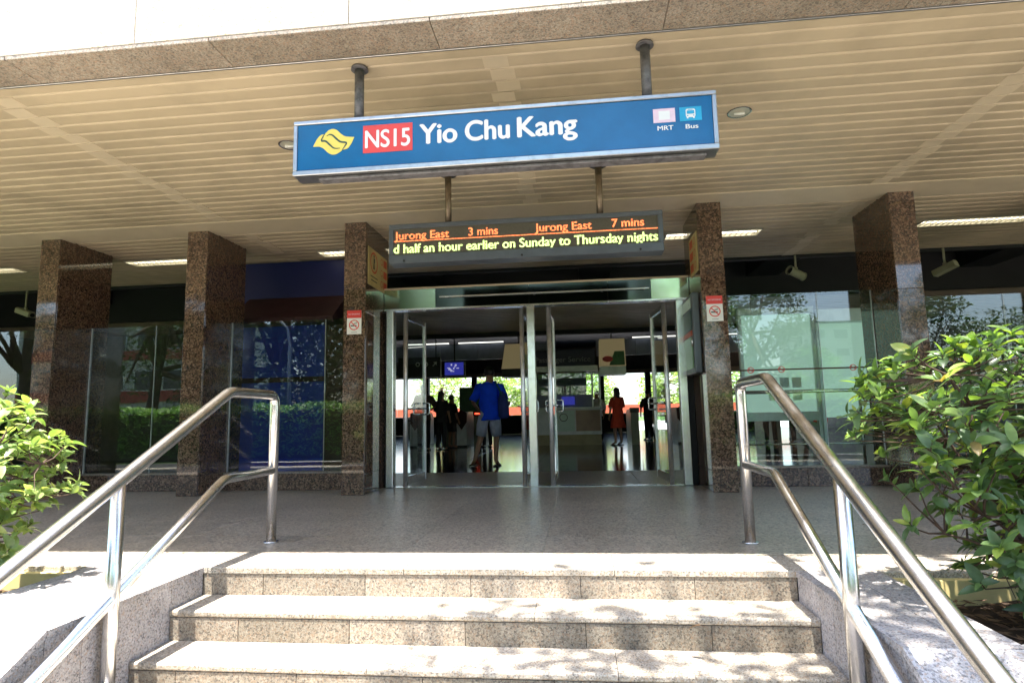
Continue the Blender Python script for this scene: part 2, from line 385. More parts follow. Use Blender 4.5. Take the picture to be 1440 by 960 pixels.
# ------------------------------------------------------------------ ground, plaza, road
g = MB()
g.add([(-400, -400, -.80), (400, -400, -.80), (400, 400, -.80), (-400, 400, -.80)], [(0, 1, 2, 3)])
tag(mk('ground', g, M['grass'], origin=(0, 0, -.8), fix=False), kind='structure')
plz = MB(); plz.box(-9.6, -3.0, -1.0, 16, 3.3, -.7875)
plaza = tag(mk('plaza', plz, M['ground']), kind='structure')
road = MB(); road.box(-60, -9.0, -1.0, 60, -3.02, -.785); tag(mk('road', road, M['asphalt']), kind='structure')
kb = MB(); kb.box(-60, -3.3, -.99, 60, -3.015, -.66, .02); tag(mk('kerb', kb, M['kerb']), kind='structure')
pm = bpy.data.meshes.new('x')
mbp = MB(); mbp.box(-.595, -.595, 0, .595, .595, .02, .006); mt = mesh_of(mbp, M['ground'])
for i in range(-7, 8):
    for j in range(0, 4):
        inst('paver', mt, (i*1.2+.3, 1.7-j*1.2, -.7875), plaza)
mk_ = MB()
for i in range(12): mk_.box(-40+i*7, -6.12, -.79, -37+i*7, -5.98, -.779)
tag(mk('lane_marking', mk_, M['white']), kind='structure')

# ------------------------------------------------------------------ staircase
Y0, T, RZ = 3.505, .289, .1575
XL, XR_ = -2.257, 1.143
stair = thing('staircase', ((XL+XR_)/2, 2.35, -.7875), None, None); stair['kind'] = 'structure'
def tread_piece(x0, x1, yf, z):
    d = T+.02 if True else T
    yb = yf+T+.012
    pr = [(yf+.012, z-.036), (yf+.004, z-.033), (yf, z-.026), (yf, z-.010), (yf+.003, z-.003), (yf+.010, z)]
    for k in range(4):
        a = yf+.030+k*.015; pr += [(a, z), (a+.001, z-.003), (a+.006, z-.003), (a+.007, z)]
    pr += [(yb, z), (yb, z-.036)]
    return MB().prism(pr, x0, x1, 'x')
rs = random.Random(3)
for k in range(0, 5):
    yf = Y0-k*T-.012; z = -k*RZ
    # joints
    if k > 0:
        xs = [XL+.003]; first = [0, .82, 1.22, .64, 1.0][k]
        x = XL+first
        while x < XR_-.3: xs.append(x); x += 1.18
        xs.append(XR_-.003)
        for a, b in zip(xs[:-1], xs[1:]): mk('tread', tread_piece(a+.0015, b-.0015, yf, z), M['step'], stair)
    # riser below this nosing
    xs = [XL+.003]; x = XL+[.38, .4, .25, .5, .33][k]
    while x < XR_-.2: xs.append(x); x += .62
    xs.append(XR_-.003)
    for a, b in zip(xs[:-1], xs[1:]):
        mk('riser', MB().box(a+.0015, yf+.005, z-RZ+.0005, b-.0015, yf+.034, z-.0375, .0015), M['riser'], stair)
core = MB()
for k in range(5): core.box(XL+.004, Y0-k*T+.024, -.79, XR_-.004, Y0-k*T+.024+T+.3, -k*RZ-.0365)
mk('concrete_core', core, M['dark'], stair)

# cheek walls beside the stairs
BEND, SL, YEND = 2.42, .545, 1.15
def ztop(y): return 0.0 if y >= BEND else -(BEND-y)*SL
def cheek(xi, xo, label):
    t = thing('stair_side_wall', ((xi+xo)/2, 2.3, -.7875), label, 'low wall')
    s = 1 if xo > xi else -1
    ys = [Y0-.004, 3.22, 2.62, BEND, 1.86, YEND] if s < 0 else [Y0-.004, 3.05, BEND, 1.86, YEND]
    for a, b in zip(ys[:-1], ys[1:]):
        a -= .0015; b += .0015
        za, zb = ztop(a)-.03, ztop(b)-.03
        mk('side_panel', MB().prism([(a, -.78), (a, za-.001), (b, zb-.001), (b, -.78)], xi, xi+s*.025, 'x'), M['cheek'], t)
    ys = [Y0-.004, 3.15, 2.55, BEND, 1.8, YEND]
    for a, b in zip(ys[:-1], ys[1:]):
        a -= .0015; b += .0015; za, zb = ztop(a), ztop(b)
        for (u, v) in ((xi-s*.008, xi+s*.232), (xi+s*.235, xo)):
            p = MB().prism([(a, za-.03), (a, za), (b, zb), (b, zb-.03)], u, v, 'x')
            me = mk('coping_slab', p, M['cheek'], t)
    c = MB().prism([(Y0-.01, -.78), (Y0-.01, -.031), (BEND, -.031), (YEND+.01, ztop(YEND)-.031), (YEND+.01, -.78)], xi+s*.026, xo-s*.002, 'x')
    mk('wall_core', c, M['kerb'], t)
    return t
cheek(XL, -3.0, 'grey speckled granite wall edging the stairs beside the pale sunlit shrub')
cheek(XR_, 1.56, 'grey speckled granite wall edging the stairs beside the big shaded shrub')

# planters
def planter(x0, x1, label, yfront=2.36):
    t = thing('planter', ((x0+x1)/2, 3.0, -.7875), label, 'planter')
    mk('back_wall', MB().box(x0, 3.44, -.78, x1, 3.50, -.0315), M['cream'], t)
    mk('front_wall', MB().box(x0, yfront-.12, -.78, x1, yfront+.1, -.032), M['cheek'], t)
    n = max(1, int((x1-x0)/.8)); d = (x1-x0)/n
    for i in range(n):
        mk('coping_slab', MB().box(x0+i*d+.0015, yfront-.14, -.03, x0+(i+1)*d-.0015, yfront+.11, 0, .003), M['cheek'], t)
    so_ = MB(); nx, ny = 40, 12
    vs = []; fs = []
    for j in range(ny+1):
        for i in range(nx+1):
            x = x0+(x1-x0)*i/nx; y = yfront+.1+(3.44-yfront-.1)*j/ny
            vs.append((x, y, -.15+.05*noise.noise(Vector((x*3, y*3, 1)))+.02*noise.noise(Vector((x*14, y*14, 2)))))
    for j in range(ny):
        for i in range(nx): a = j*(nx+1)+i; fs.append((a, a+1, a+nx+2, a+nx+1))
    so_.add(vs, fs, True); mk('soil', so_, M['soil'], t, fix=False)
    lt = MB(); r = random.Random(int(x0*10))
    for i in range(900):
        x = r.uniform(x0, min(x1, x0+1.6) if x0 > 0 else x1) if x0 > 0 else r.uniform(max(x0, x1-1.6), x1)
        y = r.uniform(yfront+.1, 3.43); a = r.uniform(0, 2*PI); l = r.uniform(.02, .05); wd = l*r.uniform(.15, .4)
        c, s_ = math.cos(a), math.sin(a); z = -.135+r.uniform(0, .03)
        q = [(l, 0, r.uniform(-.01, .012)), (0, wd, .004), (-l, 0, r.uniform(-.01, .012)), (0, -wd, 0)]
        lt.add([(x+c*p[0]-s_*p[1], y+s_*p[0]+c*p[1], z+p[2]) for p in q], [(0, 1, 2, 3)])
    o = mk('leaf_litter', lt, M['litter'], t, fix=False); o['kind'] = 'stuff'
    return t
planter(-7.0, -3.003, 'cream walled granite planter holding the pale sunlit shrub')
planter(1.563, 6.0, 'cream walled granite planter holding the big shaded shrub')

# ------------------------------------------------------------------ landing
landing = tag(mk('landing', MB().box(-14, 3.505+.03, -.79, 12, 7.68, -.021), M['dark']), kind='structure')
for k, (a, b) in enumerate([(-14, -7.0), (6.0, 12)]):
    mk('edge_wall', MB().box(a, 3.40, -.79, b, 3.533, -.022), M['cheek'], landing)
mbt = MB(); mbt.box(-.4493, -.2993, -.02, .4493, .2993, 0, .0008); mt = mesh_of(mbt, M['floor'], 'tile')
y = 3.86+.3
while y < 7.6:
    for i in range(-14, 13):
        inst('tile', mt, (i*.9+.2, y, 0), landing)
    y += .6
mbt = MB(); mbt.box(-.5985, -.177, -.036, .5985, .177, 0, .003); mt = mesh_of(mbt, M['step'], 'nosing')
for i in range(-11, 10):
    inst('edge_slab', mt, (XL+.03+i*1.2+.6, Y0-.012+.177, 0), landing)

# ------------------------------------------------------------------ pillars
PY0, PY1, PW = 6.768, 7.64, .267
PX = [-8.77, -6.758, -4.754, -2.728, 1.416, 3.476, 5.50]
PL = ['brown granite pillar beyond the window bay behind the pale shrub, half outside view',
      'brown granite pillar behind the pale sunlit shrub, leftmost one fully in view',
      'brown granite pillar between the dark window and the blue kiosk window',
      'brown granite pillar with red no smoking notice beside the blue kiosk window',
      'brown granite pillar with red no smoking notice and grey map cabinet',
      'brown granite pillar rising behind the big shaded shrub',
      'brown granite pillar past the far end of the frosted board window']
for i, x in enumerate(PX):
    t = thing('granite_pillar', (x+PW/2, (PY0+PY1)/2, 0), PL[i], 'pillar', 'granite pillars of the entrance')
    mk('core', MB().box(x+.012, PY0+.012, .003, x+PW-.012, PY1-.012, ZC+.04), M['dark'], t)
    zs = [.002, .235, 2.12, ZC+.04] if i != 5 else [.002, .235, 2.135, ZC+.04]
    for a, b in zip(zs[:-1], zs[1:]):
        a += .0012; b -= .0012
        mk('front_slab', MB().box(x, PY0, a, x+PW, PY0+.02, b, .003), M['pillar'], t)
        mk('side_slab', MB().box(x, PY0+.0215, a, x+.02, PY1, b, .003), M['pillar'], t)
        mk('side_slab', MB().box(x+PW-.02, PY0+.0215, a, x+PW, PY1, b, .003), M['pillar'], t)
        mk('back_slab', MB().box(x+.0215, PY1-.02, a, x+PW-.0215, PY1, b, .003), M['pillar'], t)

# ------------------------------------------------------------------ building shell, canopy fascia
bld = thing('station_building', (0, 20, 0), 'long station building with pale granite canopy fascia over the entrance', 'building')
x = -15.3
while x < 14:
    mk('fascia_slab', MB().box(x+.002, 3.234, ZC+.004, x+1.398, 3.27, 4.9, .004), M['fascia'], bld); 
    mk('fascia_slab', MB().box(x+.002, 3.234, 4.904, x+1.398, 3.27, 6.2, .004), M['fascia'], bld)
    mk('soffit_slab', MB().box(x+.502, 3.236, ZC-.024, x+1.898, 3.517, ZC+.002, .003), M['soffit'], bld)
    x += 1.4
mk('roof', MB().box(-15, 3.275, 4.25, 15, 33.4, 6.1), M['bulk'], bld)
mk('canopy_backing', MB().box(-15, 3.275, ZC+.05, 15, 7.2, ZC+.25), M['dark'], bld)
mk('canopy_backing', MB().box(-15, 7.25, ZC+.06, 15, 9.44, ZC+.25), M['dark'], bld)
mk('edge_trim', MB().box(-15, 3.519, ZC-.03, 15, 3.535, ZC+.04, .002), M['alu'], bld)
# end walls of the hall
mk('end_wall', MB().box(-14.3, 7.7, 0, -14, 33, 4.3), M['hallwall'], bld)
mk('inner_wall', MB().box(-14, 13.5, 0, -6.9, 13.7, 3.0), M['hallwall'], bld)
mk('end_wall', MB().box(12, 7.7, 0, 12.3, 33, 4.3), M['hallwall'], bld)
# far side of the hall: lintel and columns
mk('lintel', MB().box(-14, 30.0, 2.95, 12, 30.3, 4.25), M['hallwall'], bld)
mk('lintel_trim', MB().box(-14, 29.93, 2.86, 12, 30.0, 3.05), M['peach'], bld)
for xx in (-13.0, -10.2, -7.6, -5.15, -.9, 1.2, 3.45, 6.2, 9.0):
    mk('mullion', MB().box(xx-.13, 29.8, 0, xx+.13, 30.1, 2.86), M['bulk'], bld)
lw_ = thing('glare_partition', (-2, 29.7, 0), 'low dark partition added against floor glare, with gaps along the far side of the hall', 'partition')  # put in to block outdoor glare on the floor, gaps leave bright strips
for a, b in ((-14, -9.9), (-9.7, -5.75), (-4.1, -.9), (-.8, 2.9), (4.3, 6.1), (6.3, 9.2)): mk('panel', MB().box(a, 29.6, .002, b, 29.68, .92, .01), M['bulk'], lw_)
mk('beam', MB().box(-14, 9.452, ZC-.02, 12, 9.55, 4.24), M['bulk'], bld)
for xx in (-10.5, -7.2, -3.0, .4, 3.7, 7.6):
    mk('cross_beam', MB().box(xx-.3, 9.56, 3.5, xx+.3, 12.05, 4.24), M['bulk'], bld)
mk('beam', MB().box(-14, 12.08, 3.10, 12, 12.2, 4.24), M['bulk'], bld)
mk('beam', MB().box(-14, 15.75, 3.0, 12, 16.0, 4.24), M['dark'], bld)

# ------------------------------------------------------------------ slatted ceiling
ceil = thing('ceiling', (0, 6.5, ZC), None, None); ceil['kind'] = 'structure'
SX0, SX1 = -14.9, 14.9
def slat_mesh(wd, mat, x0=SX0, x1=SX1, e=.012, name='slat'):
    h = wd/2
    pr = [(-h, .024), (-h, .012), (-h+.006, .0035), (-h+e, 0), (h-e, 0), (h-.008, .002), (h, .010), (h, .024)]
    mb = MB().prism(pr, x0, x1, 'x'); return mesh_of(mb, mat, name)
mk('edge_panel', MB().box(SX0, 3.540, ZC, SX1, 3.668, ZC+.02, .004), M['slat'], ceil)
sm_ = slat_mesh(.1375, M['slat'], e=.016); sm_in = slat_mesh(.130, M['slat'], e=.024); jm = MB(); jm.box(-.085, -.064, -.003, .085, .064, .0005); jm = mesh_of(jm, M['slatjoin'])
y = 3.745; ks = 0; rj = random.Random(5)
def joins(s, y, xs, me):
    for xx in xs:
        link('joint_sleeve', me, s, (xx+rj.uniform(-.035, .035), 0, .0005))
while y < 6.53:
    dz = rj.uniform(-.0015, .0015)
    s = inst('slat', sm_, (0, y, ZC+dz), ceil, (rj.gauss(0, .012), rj.gauss(0, .00012), rj.gauss(0, .00015)))
    joins(s, y, (-4.12, -.437, 3.27), jm)
    y += .1485
yb = y-.1485+.0743+.002
mk('edge_panel', MB().box(SX0, yb, ZC-.004, SX1, 6.980, ZC+.02, .004), M['slatjoin'], ceil)
mk('shadow_gap', MB().box(SX0, 6.981, ZC+.028, SX1, 7.012, ZC+.045), M['dark'], ceil)
y = 7.085
LIGHTS = [(-9.6, -8.35), (-6.56, -5.2), (-3.6, -2.3), (1.25, 2.49), (4.47, 5.8)]
while y < 9.42:
    if 7.90 < y < 8.24:
        seg = [SX0]
        for a, b in LIGHTS: seg += [a-.01, b+.01]
        seg.append(SX1)
        for i in range(0, len(seg), 2):
            mb = slat_mesh(.130, M['slat'], seg[i], seg[i+1], e=.026); inst('slat', mb, (0, y, ZC), ceil)
    else:
        s = inst('slat', sm_in, (0, y, ZC+rj.uniform(-.0015, .0015)), ceil, (rj.gauss(0, .012), 0, 0))
        joins(s, y, (-4.12, 3.27), jm)
    y += .1485
# hall ceiling slats, dimmer
sm2 = slat_mesh(.18, M['slat2'], -14, 12, .02)
y = 12.31
while y < 15.7:
    inst('slat', sm2, (0, y, 3.10), ceil); y += .21

# ------------------------------------------------------------------ ceiling lights
def fluor(x0, x1, y0, y1, label, z=ZC):
    t = thing('fluorescent_light', ((x0+x1)/2, (y0+y1)/2, z), label, 'ceiling light', 'fluorescent ceiling lights in the inner canopy')
    f = MB(); c = .014
    f.box(x0, y0, z-.006, x1, y0+c, z+.05); f.box(x0, y1-c, z-.006, x1, y1, z+.05)
    f.box(x0, y0+c, z-.006, x0+c, y1-c, z+.05); f.box(x1-c, y0+c, z-.006, x1, y1-c, z+.05)
    mk('frame', f, M['louvre'], t)
    mk('reflector', MB().box(x0+c, y0+c, z+.05, x1-c, y1-c, z+.056), M['louvre'], t)
    for yy in (y0+(y1-y0)*.3, y0+(y1-y0)*.7):
        mk('lamp_tube', MB().tube([(x0+.03, yy, z+.03), (x1-.03, yy, z+.03)], .012, 8), M['tube'], t)
    lv = MB(); n = int((x1-x0)/.07)
    for i in range(1, n):
        xx = x0+(x1-x0)*i/n; lv.box(xx-.0015, y0+c, z-.004, xx+.0015, y1-c, z+.016)
    o = mk('louvre', lv, M['louvre'], t); o['kind'] = 'stuff'
    return t
LL = ['fluorescent ceiling light at the far end behind the leftmost pillar', 'fluorescent ceiling light between the first two pillars, above the dark window',
      'fluorescent ceiling light partly hidden behind the pillar left of the doors', 'fluorescent ceiling light over the pillar with the map cabinet',
      'fluorescent ceiling light above the white camera beside the shrub pillar']
for (a, b), l in zip(LIGHTS, LL): fluor(a, b, 7.915, 8.19, l)
def downlight(x, y, label):
    t = thing('downlight', (x, y, ZC), label, 'downlight', 'recessed downlights in the canopy')
    r = MB(); n = 20
    for k in range(n):
        a, b = 2*PI*k/n, 2*PI*(k+1)/n
    ring = [(x, y, ZC-.004, .095, .095), (x, y, ZC-.008, .09, .09), (x, y, ZC-.004, .08, .08)]
    r.loft(ring, 20, False); mk('rim', r, M['chrome'], t)
    b = MB(); b.loft([(x, y, ZC-.004, .08, .08), (x, y, ZC-.0035, .06, .06), (x, y, ZC-.003, .04, .04), (x, y, ZC-.0028, .001, .001)], 20, False)
    mk('reflector', b, M['louvre'], t)
    mk('bulb', MB().tube([(x-.04, y, ZC-.012), (x+.04, y, ZC-.012)], .012, 8), M['white'], t)
    return t
downlight(1.36, 4.69, 'round recessed downlight in the slats beside the bus end of the blue sign')
downlight(-2.40, 4.70, 'round recessed downlight half hidden behind the logo end of the blue sign')
# ------------------------------------------------------------------ big station sign
sg = thing('station_sign', (-.45, 3.62, 2.45), 'long blue illuminated station name sign in a silver frame hung from the canopy', 'sign')
YS = 3.60; X0, X1, Z0, Z1 = -1.79, .893, 2.475, 2.80
SLOPE = 0
mk('housing', MB().box(X0+.012, YS+.02, Z0+.012, X1-.012, YS+.12, Z1-.004, .004), M['alu'], sg)
fr = .022
f = MB()
f.box(X0-.02, YS-.012, Z1-.004, X1+.02, YS+.13, Z1+.022, .004); f.box(X0-.02, YS-.012, Z0-.03, X1+.02, YS+.13, Z0+.004, .004)
f.box(X0-.02, YS-.010, Z0+.0045, X0+.006, YS+.128, Z1-.0045, .004); f.box(X1-.006, YS-.010, Z0+.0045, X1+.02, YS+.128, Z1-.0045, .004)
mk('frame', f, M['alu'], sg)
mk('underside_tray', MB().box(X0+.14, YS+.03, Z0-.050, X1-.05, YS+.11, Z0-.031, .004), M['greypole'], sg)
mk('face_panel', MB().box(X0+.007, YS, Z0+.005, X1-.007, YS+.019, Z1-.005), M['blue'], sg)
for px in (-1.393, .507):
    mk('hanger_pole', MB().tube([(px, 3.675, Z1+.02), (px, 3.675, ZC-.006)], .032, 18), M['greypole'], sg)
    mk('ceiling_collar', MB().tube([(px, 3.675, ZC-.022), (px, 3.675, ZC-.004)], [.058, .054], 20), M['greypole'], sg)
# logo
def L2(p): # logo pixel space -> sign
    u, v = p; return (-1.675+(u-155)/(445-155)*.28, 2.667+(442-v)/(524-361)*.178)
def flat(poly, y, mat, name, parent, m=L2):
    mb = MB(); pts = [m(p) for p in poly]; mb.add([(a, y, b) for a, b in pts], [tuple(range(len(pts)))])
    me = mk(name, mb, mat, parent, fix=False); return me
def smooth(pts, n=6):
    out = []
    for i in range(len(pts)-1):
        p0 = pts[max(i-1, 0)]; p1 = pts[i]; p2 = pts[i+1]; p3 = pts[min(i+2, len(pts)-1)]
        for k in range(n):
            t = k/n; out.append(tuple(.5*((2*p1[d])+(-p0[d]+p2[d])*t+(2*p0[d]-5*p1[d]+4*p2[d]-p3[d])*t*t+(-p0[d]+3*p1[d]-3*p2[d]+p3[d])*t**3) for d in (0, 1)))
    return out+[pts[-1]]
sil = smooth([(155, 465), (178, 425), (205, 397), (236, 390)])+smooth([(262, 368), (290, 361), (322, 370), (350, 395), (385, 414), (445, 422)])+smooth([(428, 458), (400, 490), (365, 497)])+smooth([(350, 508), (320, 522), (292, 523), (262, 510), (230, 482), (200, 468), (158, 466)])
def strip2(path, wd, y, mat, name, parent, m=L2):
    p = smooth(path, 5); mb = MB(); vs = []
    for i, q in enumerate(p):
        a = p[max(i-1, 0)]; b = p[min(i+1, len(p)-1)]; dx, dy = b[0]-a[0], b[1]-a[1]; l = math.hypot(dx, dy) or 1
        ww = wd*(.35+.65*min(1, 3*min(i, len(p)-1-i)/len(p)))
        for s in (-1, 1):
            c = m((q[0]-dy/l*ww/2*s, q[1]+dx/l*ww/2*s)); vs.append((c[0], y, c[1]))
    mb.add(vs, [(2*i, 2*i+1, 2*i+3, 2*i+2) for i in range(len(p)-1)]); return mk(name, mb, mat, parent, fix=False)
cen = (298, 442)
mbl = MB(); pts = [L2(p) for p in sil]
# triangulate by bmesh
bm = bmesh.new(); vv = [bm.verts.new((a, YS-.002, b)) for a, b in pts]; fc = bm.faces.new(vv); bmesh.ops.triangulate(bm, faces=[fc])
bm.verts.index_update(); mbl.add([v.co[:] for v in bm.verts], [tuple(v.index for v in q.verts) for q in bm.faces]); bm.free()
mk('logo', mbl, M['yellow'], sg, fix=False)
strip2([(238, 388), (222, 410), (215, 432), (245, 437), (275, 462), (305, 484), (347, 487)], 11, YS-.0035, M['dkgreen'], 'logo_line', sg)
strip2([(250, 405), (270, 396), (292, 402), (318, 424), (348, 446), (390, 455), (378, 478), (362, 498)], 11, YS-.0035, M['dkgreen'], 'logo_line', sg)
mk('route_badge', MB().box(-1.335, YS-.003, 2.572, -1.005, YS-.0005, 2.76), M['red'], sg)
text('NS15', -1.318, -1.022, 2.606, 2.73, YS-.005, M['white'], sg, 'route_code', .022)
text('Yio', -.955, -.715, 2.61, 2.748, YS-.002, M['white'], sg, 'lettering', .032)
text('Chu', -.655, -.375, 2.61, 2.748, YS-.002, M['white'], sg, 'lettering', .032)
text('Kang', -.318, .052, 2.61, 2.748, YS-.002, M['white'], sg, 'lettering', .032)
mk('train_icon_panel', MB().box(.527, YS-.003, 2.638, .660, YS-.0005, 2.728), M['pink'], sg)
mk('faint_icon', MB().box(.56, YS-.0045, 2.655, .628, YS-.0032, 2.712), M['white'], sg)
mk('bus_icon_panel', MB().box(.687, YS-.003, 2.638, .82, YS-.0005, 2.728), M['cyan'], sg)
text('MRT', .55, .645, 2.588, 2.618, YS-.002, M['white'], sg, 'lettering', .02)
text('Bus', .72, .795, 2.588, 2.618, YS-.002, M['white'], sg, 'lettering', .02)
bi = MB(); bx = .753
def rr(mb, cx, cz, hw, hh, y, r=.008):
    pts = []
    for (sx, sz, a0) in ((1, 1, 0), (-1, 1, PI/2), (-1, -1, PI), (1, -1, 1.5*PI)):
        for k in range(4):
            a = a0+k*PI/6; pts.append((cx+sx*(hw-r)+r*math.cos(a), y, cz+sz*(hh-r)+r*math.sin(a)))
    mb.add(pts, [tuple(range(len(pts)))])
rr(bi, bx, 2.687, .029, .028, YS-.0040, .012); bi.box(bx-.024, YS-.0043, 2.652, bx-.014, YS-.0038, 2.662); bi.box(bx+.014, YS-.0043, 2.652, bx+.024, YS-.0038, 2.662)
mk('bus_icon', bi, M['white'], sg, fix=False)
bi = MB(); rr(bi, bx, 2.692, .022, .011, YS-.0055, .003); rr(bi, bx-.018, 2.670, .004, .003, YS-.0055, .001); rr(bi, bx+.018, 2.670, .004, .003, YS-.0055, .001); rr(bi, bx, 2.709, .014, .002, YS-.0055, .001)
mk('bus_icon_detail', bi, M['cyan'], sg, fix=False)
sg.rotation_euler = (0, math.radians(0), 0)

# ------------------------------------------------------------------ LED train display
ld = thing('led_display', (-.46, 5.5, 2.32), 'grey train arrival display with orange and green scrolling lines under the sign', 'display')
YL = 5.44; a, b, z0, z1 = -1.752, .835, 2.325, 2.712
f = MB(); e = .045
f.box(a, YL, z1-e, b, YL+.18, z1, .006); f.box(a, YL, z0, b, YL+.18, z0+.085, .006)
f.box(a, YL+.001, z0+.0855, a+e, YL+.179, z1-e-.0005, .004); f.box(b-e, YL+.001, z0+.0855, b, YL+.179, z1-e-.0005, .004)
mk('housing', f, M['ledbox'], ld)
mk('back_box', MB().box(a+e, YL+.02, z0+.086, b-e, YL+.178, z1-e-.001), M['ledbox'], ld)
mk('screen', MB().box(a+e+.001, YL+.012, z0+.087, b-e-.001, YL+.0195, z1-e-.002), M['screen'], ld)
ys_ = YL+.010
text('Jurong East', -1.697, -1.165, 2.562, 2.642, ys_, M['orange'], ld, 'lettering', .02)
text('3 mins', -.975, -.695, 2.566, 2.646, ys_, M['orange'], ld, 'lettering', .02)
text('Jurong East', -.343, .185, 2.570, 2.650, ys_, M['orange'], ld, 'lettering', .02)
text('7 mins', .372, .664, 2.574, 2.654, ys_, M['orange'], ld, 'lettering', .02)
mk('divider_line', MB().box(a+e+.004, ys_-.001, 2.540, b-e-.004, ys_+.001, 2.548), M['orange'], ld)
text('d half an hour earlier on Sunday to Thursday nights', -1.704, .783, 2.428, 2.518, ys_, M['lime'], ld, 'lettering', .028)
for px in (-1.187, .271):
    mk('hanger_pole', MB().tube([(px, 5.53, z1), (px, 5.53, ZC-.004)], .032, 16), M['brownpole'], ld)
    mk('ceiling_collar', MB().tube([(px, 5.53, ZC-.012), (px, 5.53, ZC-.003)], .085, 20), M['black'], ld)
for px in (-1.60, .62, -.47):
    mk('latch', MB().tube([(px, YL-.012, z0+.022), (px, YL+.002, z0+.022)], .011, 10), M['black'], ld)
# ------------------------------------------------------------------ notices on pillars
def circle_ring(mb, cx, cz, r, wd, y, n=28, face='-y'):
    vs = []
    for k in range(n):
        a = 2*PI*k/n
        for q in (r, r-wd):
            u, v = cx+q*math.cos(a), cz+q*math.sin(a)
            vs.append((u, y, v) if face == '-y' else (y, u, v))
    mb.add(vs, [(2*k, 2*k+1, 2*((k+1) % n)+1, 2*((k+1) % n)) for k in range(n)])
def slash(mb, cx, cz, r, wd, y, face='-y', sgn=1):
    d = r*.7071; o = wd*.35
    p = [(-d-o, sgn*d-sgn*o), (-d+o, sgn*d+sgn*o), (d+o, -sgn*d+sgn*o), (d-o, -sgn*d-sgn*o)]
    mb.add([((cx+u, y, cz+v) if face == '-y' else (y, cx+u, cz+v)) for u, v in p], [(0, 1, 2, 3)])
def nosmoking(cx, label):
    z0, z1 = 1.855, 2.138; y = PY0-.001; hw = .088
    t = thing('no_smoking_sign', (cx, y, z0), label, 'sign', 'no smoking notices on the pillars')
    mk('plate', MB().box(cx-hw, y-.004, z0, cx+hw, y, z1), M['white'], t)
    mk('header', MB().box(cx-hw, y-.006, z1-.09, cx+hw, y-.0042, z1+.002), M['red'], t)
    text('NO SMOKING', cx-.07, cx+.07, z1-.052, z1-.034, y-.0075, M['pink'], t, 'lettering', .02)
    r = MB(); circle_ring(r, cx, z0+.11, .062, .011, y-.0062); slash(r, cx, z0+.11, .056, .011, y-.0064, sgn=1); mk('prohibition_ring', r, M['red'], t, fix=False)
    s = MB(); s.box(cx-.042, y-.0058, z0+.095, cx+.03, y-.005, z0+.108)
    for k in range(5): s.box(cx-.005+k*.009, y-.0058, z0+.114+.004*k, cx+.0+k*.009, y-.005, z0+.128+.003*(k % 2)+.004*k)
    mk('cigarette_icon', s, M['black'], t)
    mk('small_print', MB().box(cx-.035, y-.0058, z0+.02, cx+.035, y-.005, z0+.026), M['dimtext'], t)
nosmoking(-2.594, 'small red and white no smoking notice beside the blue kiosk window')
nosmoking(1.548, 'small red and white no smoking notice near the grey map cabinet')
# prohibition poster, right face of pillar beside doors
def poster(x, y0, y1, z0, z1, label, big, s):
    t = thing('prohibition_notice', (x, (y0+y1)/2, z0), label, 'sign')
    mk('plate', MB().box(x, y0, z0, x+s*.008, y1, z1, .002), M['postyel'], t)
    xx = x+s*.0095; H = z1-z0; W = y1-y0
    if big:
        r = MB(); cy_, cz = y0+W*.27, z0+H*.64; circle_ring(r, cy_, cz, .135, .025, xx, face='x'); mk('prohibition_ring', r, M['postred'], t, fix=False)
        m = MB(); m.add([(xx, cy_-.03, cz-.08), (xx, cy_+.03, cz-.08), (xx, cy_+.015, cz), (xx, cy_-.015, cz)], [(0, 1, 2, 3)]); m.add([(xx, cy_-.015, cz), (xx, cy_+.03, cz), (xx, cy_+.04, cz+.06), (xx, cy_-.02, cz+.06)], [(0, 1, 2, 3)])
        n = 12; m.add([(xx, cy_+.022*math.cos(2*PI*k/n), cz+.085+.022*math.sin(2*PI*k/n)) for k in range(n)], [tuple(range(n))]); mk('figure_icon', m, M['black'], t, fix=False)
        m = MB()
        for q in range(2): m.add([(xx, y0+W*.1+.02*q, z0+H*(.24-.1*q)), (xx, y0+W*.46-.02*q, z0+H*(.24-.1*q)), (xx, y0+W*.46-.02*q, z0+H*(.27-.1*q)), (xx, y0+W*.1+.02*q, z0+H*(.27-.1*q))], [(0, 1, 2, 3)])
        mk('caption_line', m, M['black'], t, fix=False)
        col = [(.62, .74), (.78, .96)]
    else: col = [(.12, .42), (.5, .9)]
    for q in range(3):
        cz = z0+H*(.82-.31*q); r = MB(); circle_ring(r, y0+W*(col[0][0]+col[0][1])/2, cz, .045, .012, xx, 18, 'x'); mk('small_ring', r, M['postred'], t, fix=False)
        m = MB(); m.box(xx-.0005, y0+W*col[1][0], cz-.05, xx+.0005, y0+W*col[1][1], cz+.045); mk('red_text_block', m, M['postred'], t)
poster(-2.461, 6.84, 7.56, 2.475, 2.945, 'cream notice with large red prohibition circle facing the doors beside the no smoking notice', True, 1)
poster(1.416, 6.84, 7.28, 2.46, 2.92, 'narrow cream notice with red blocks facing the doors above the grey map cabinet', False, -1)
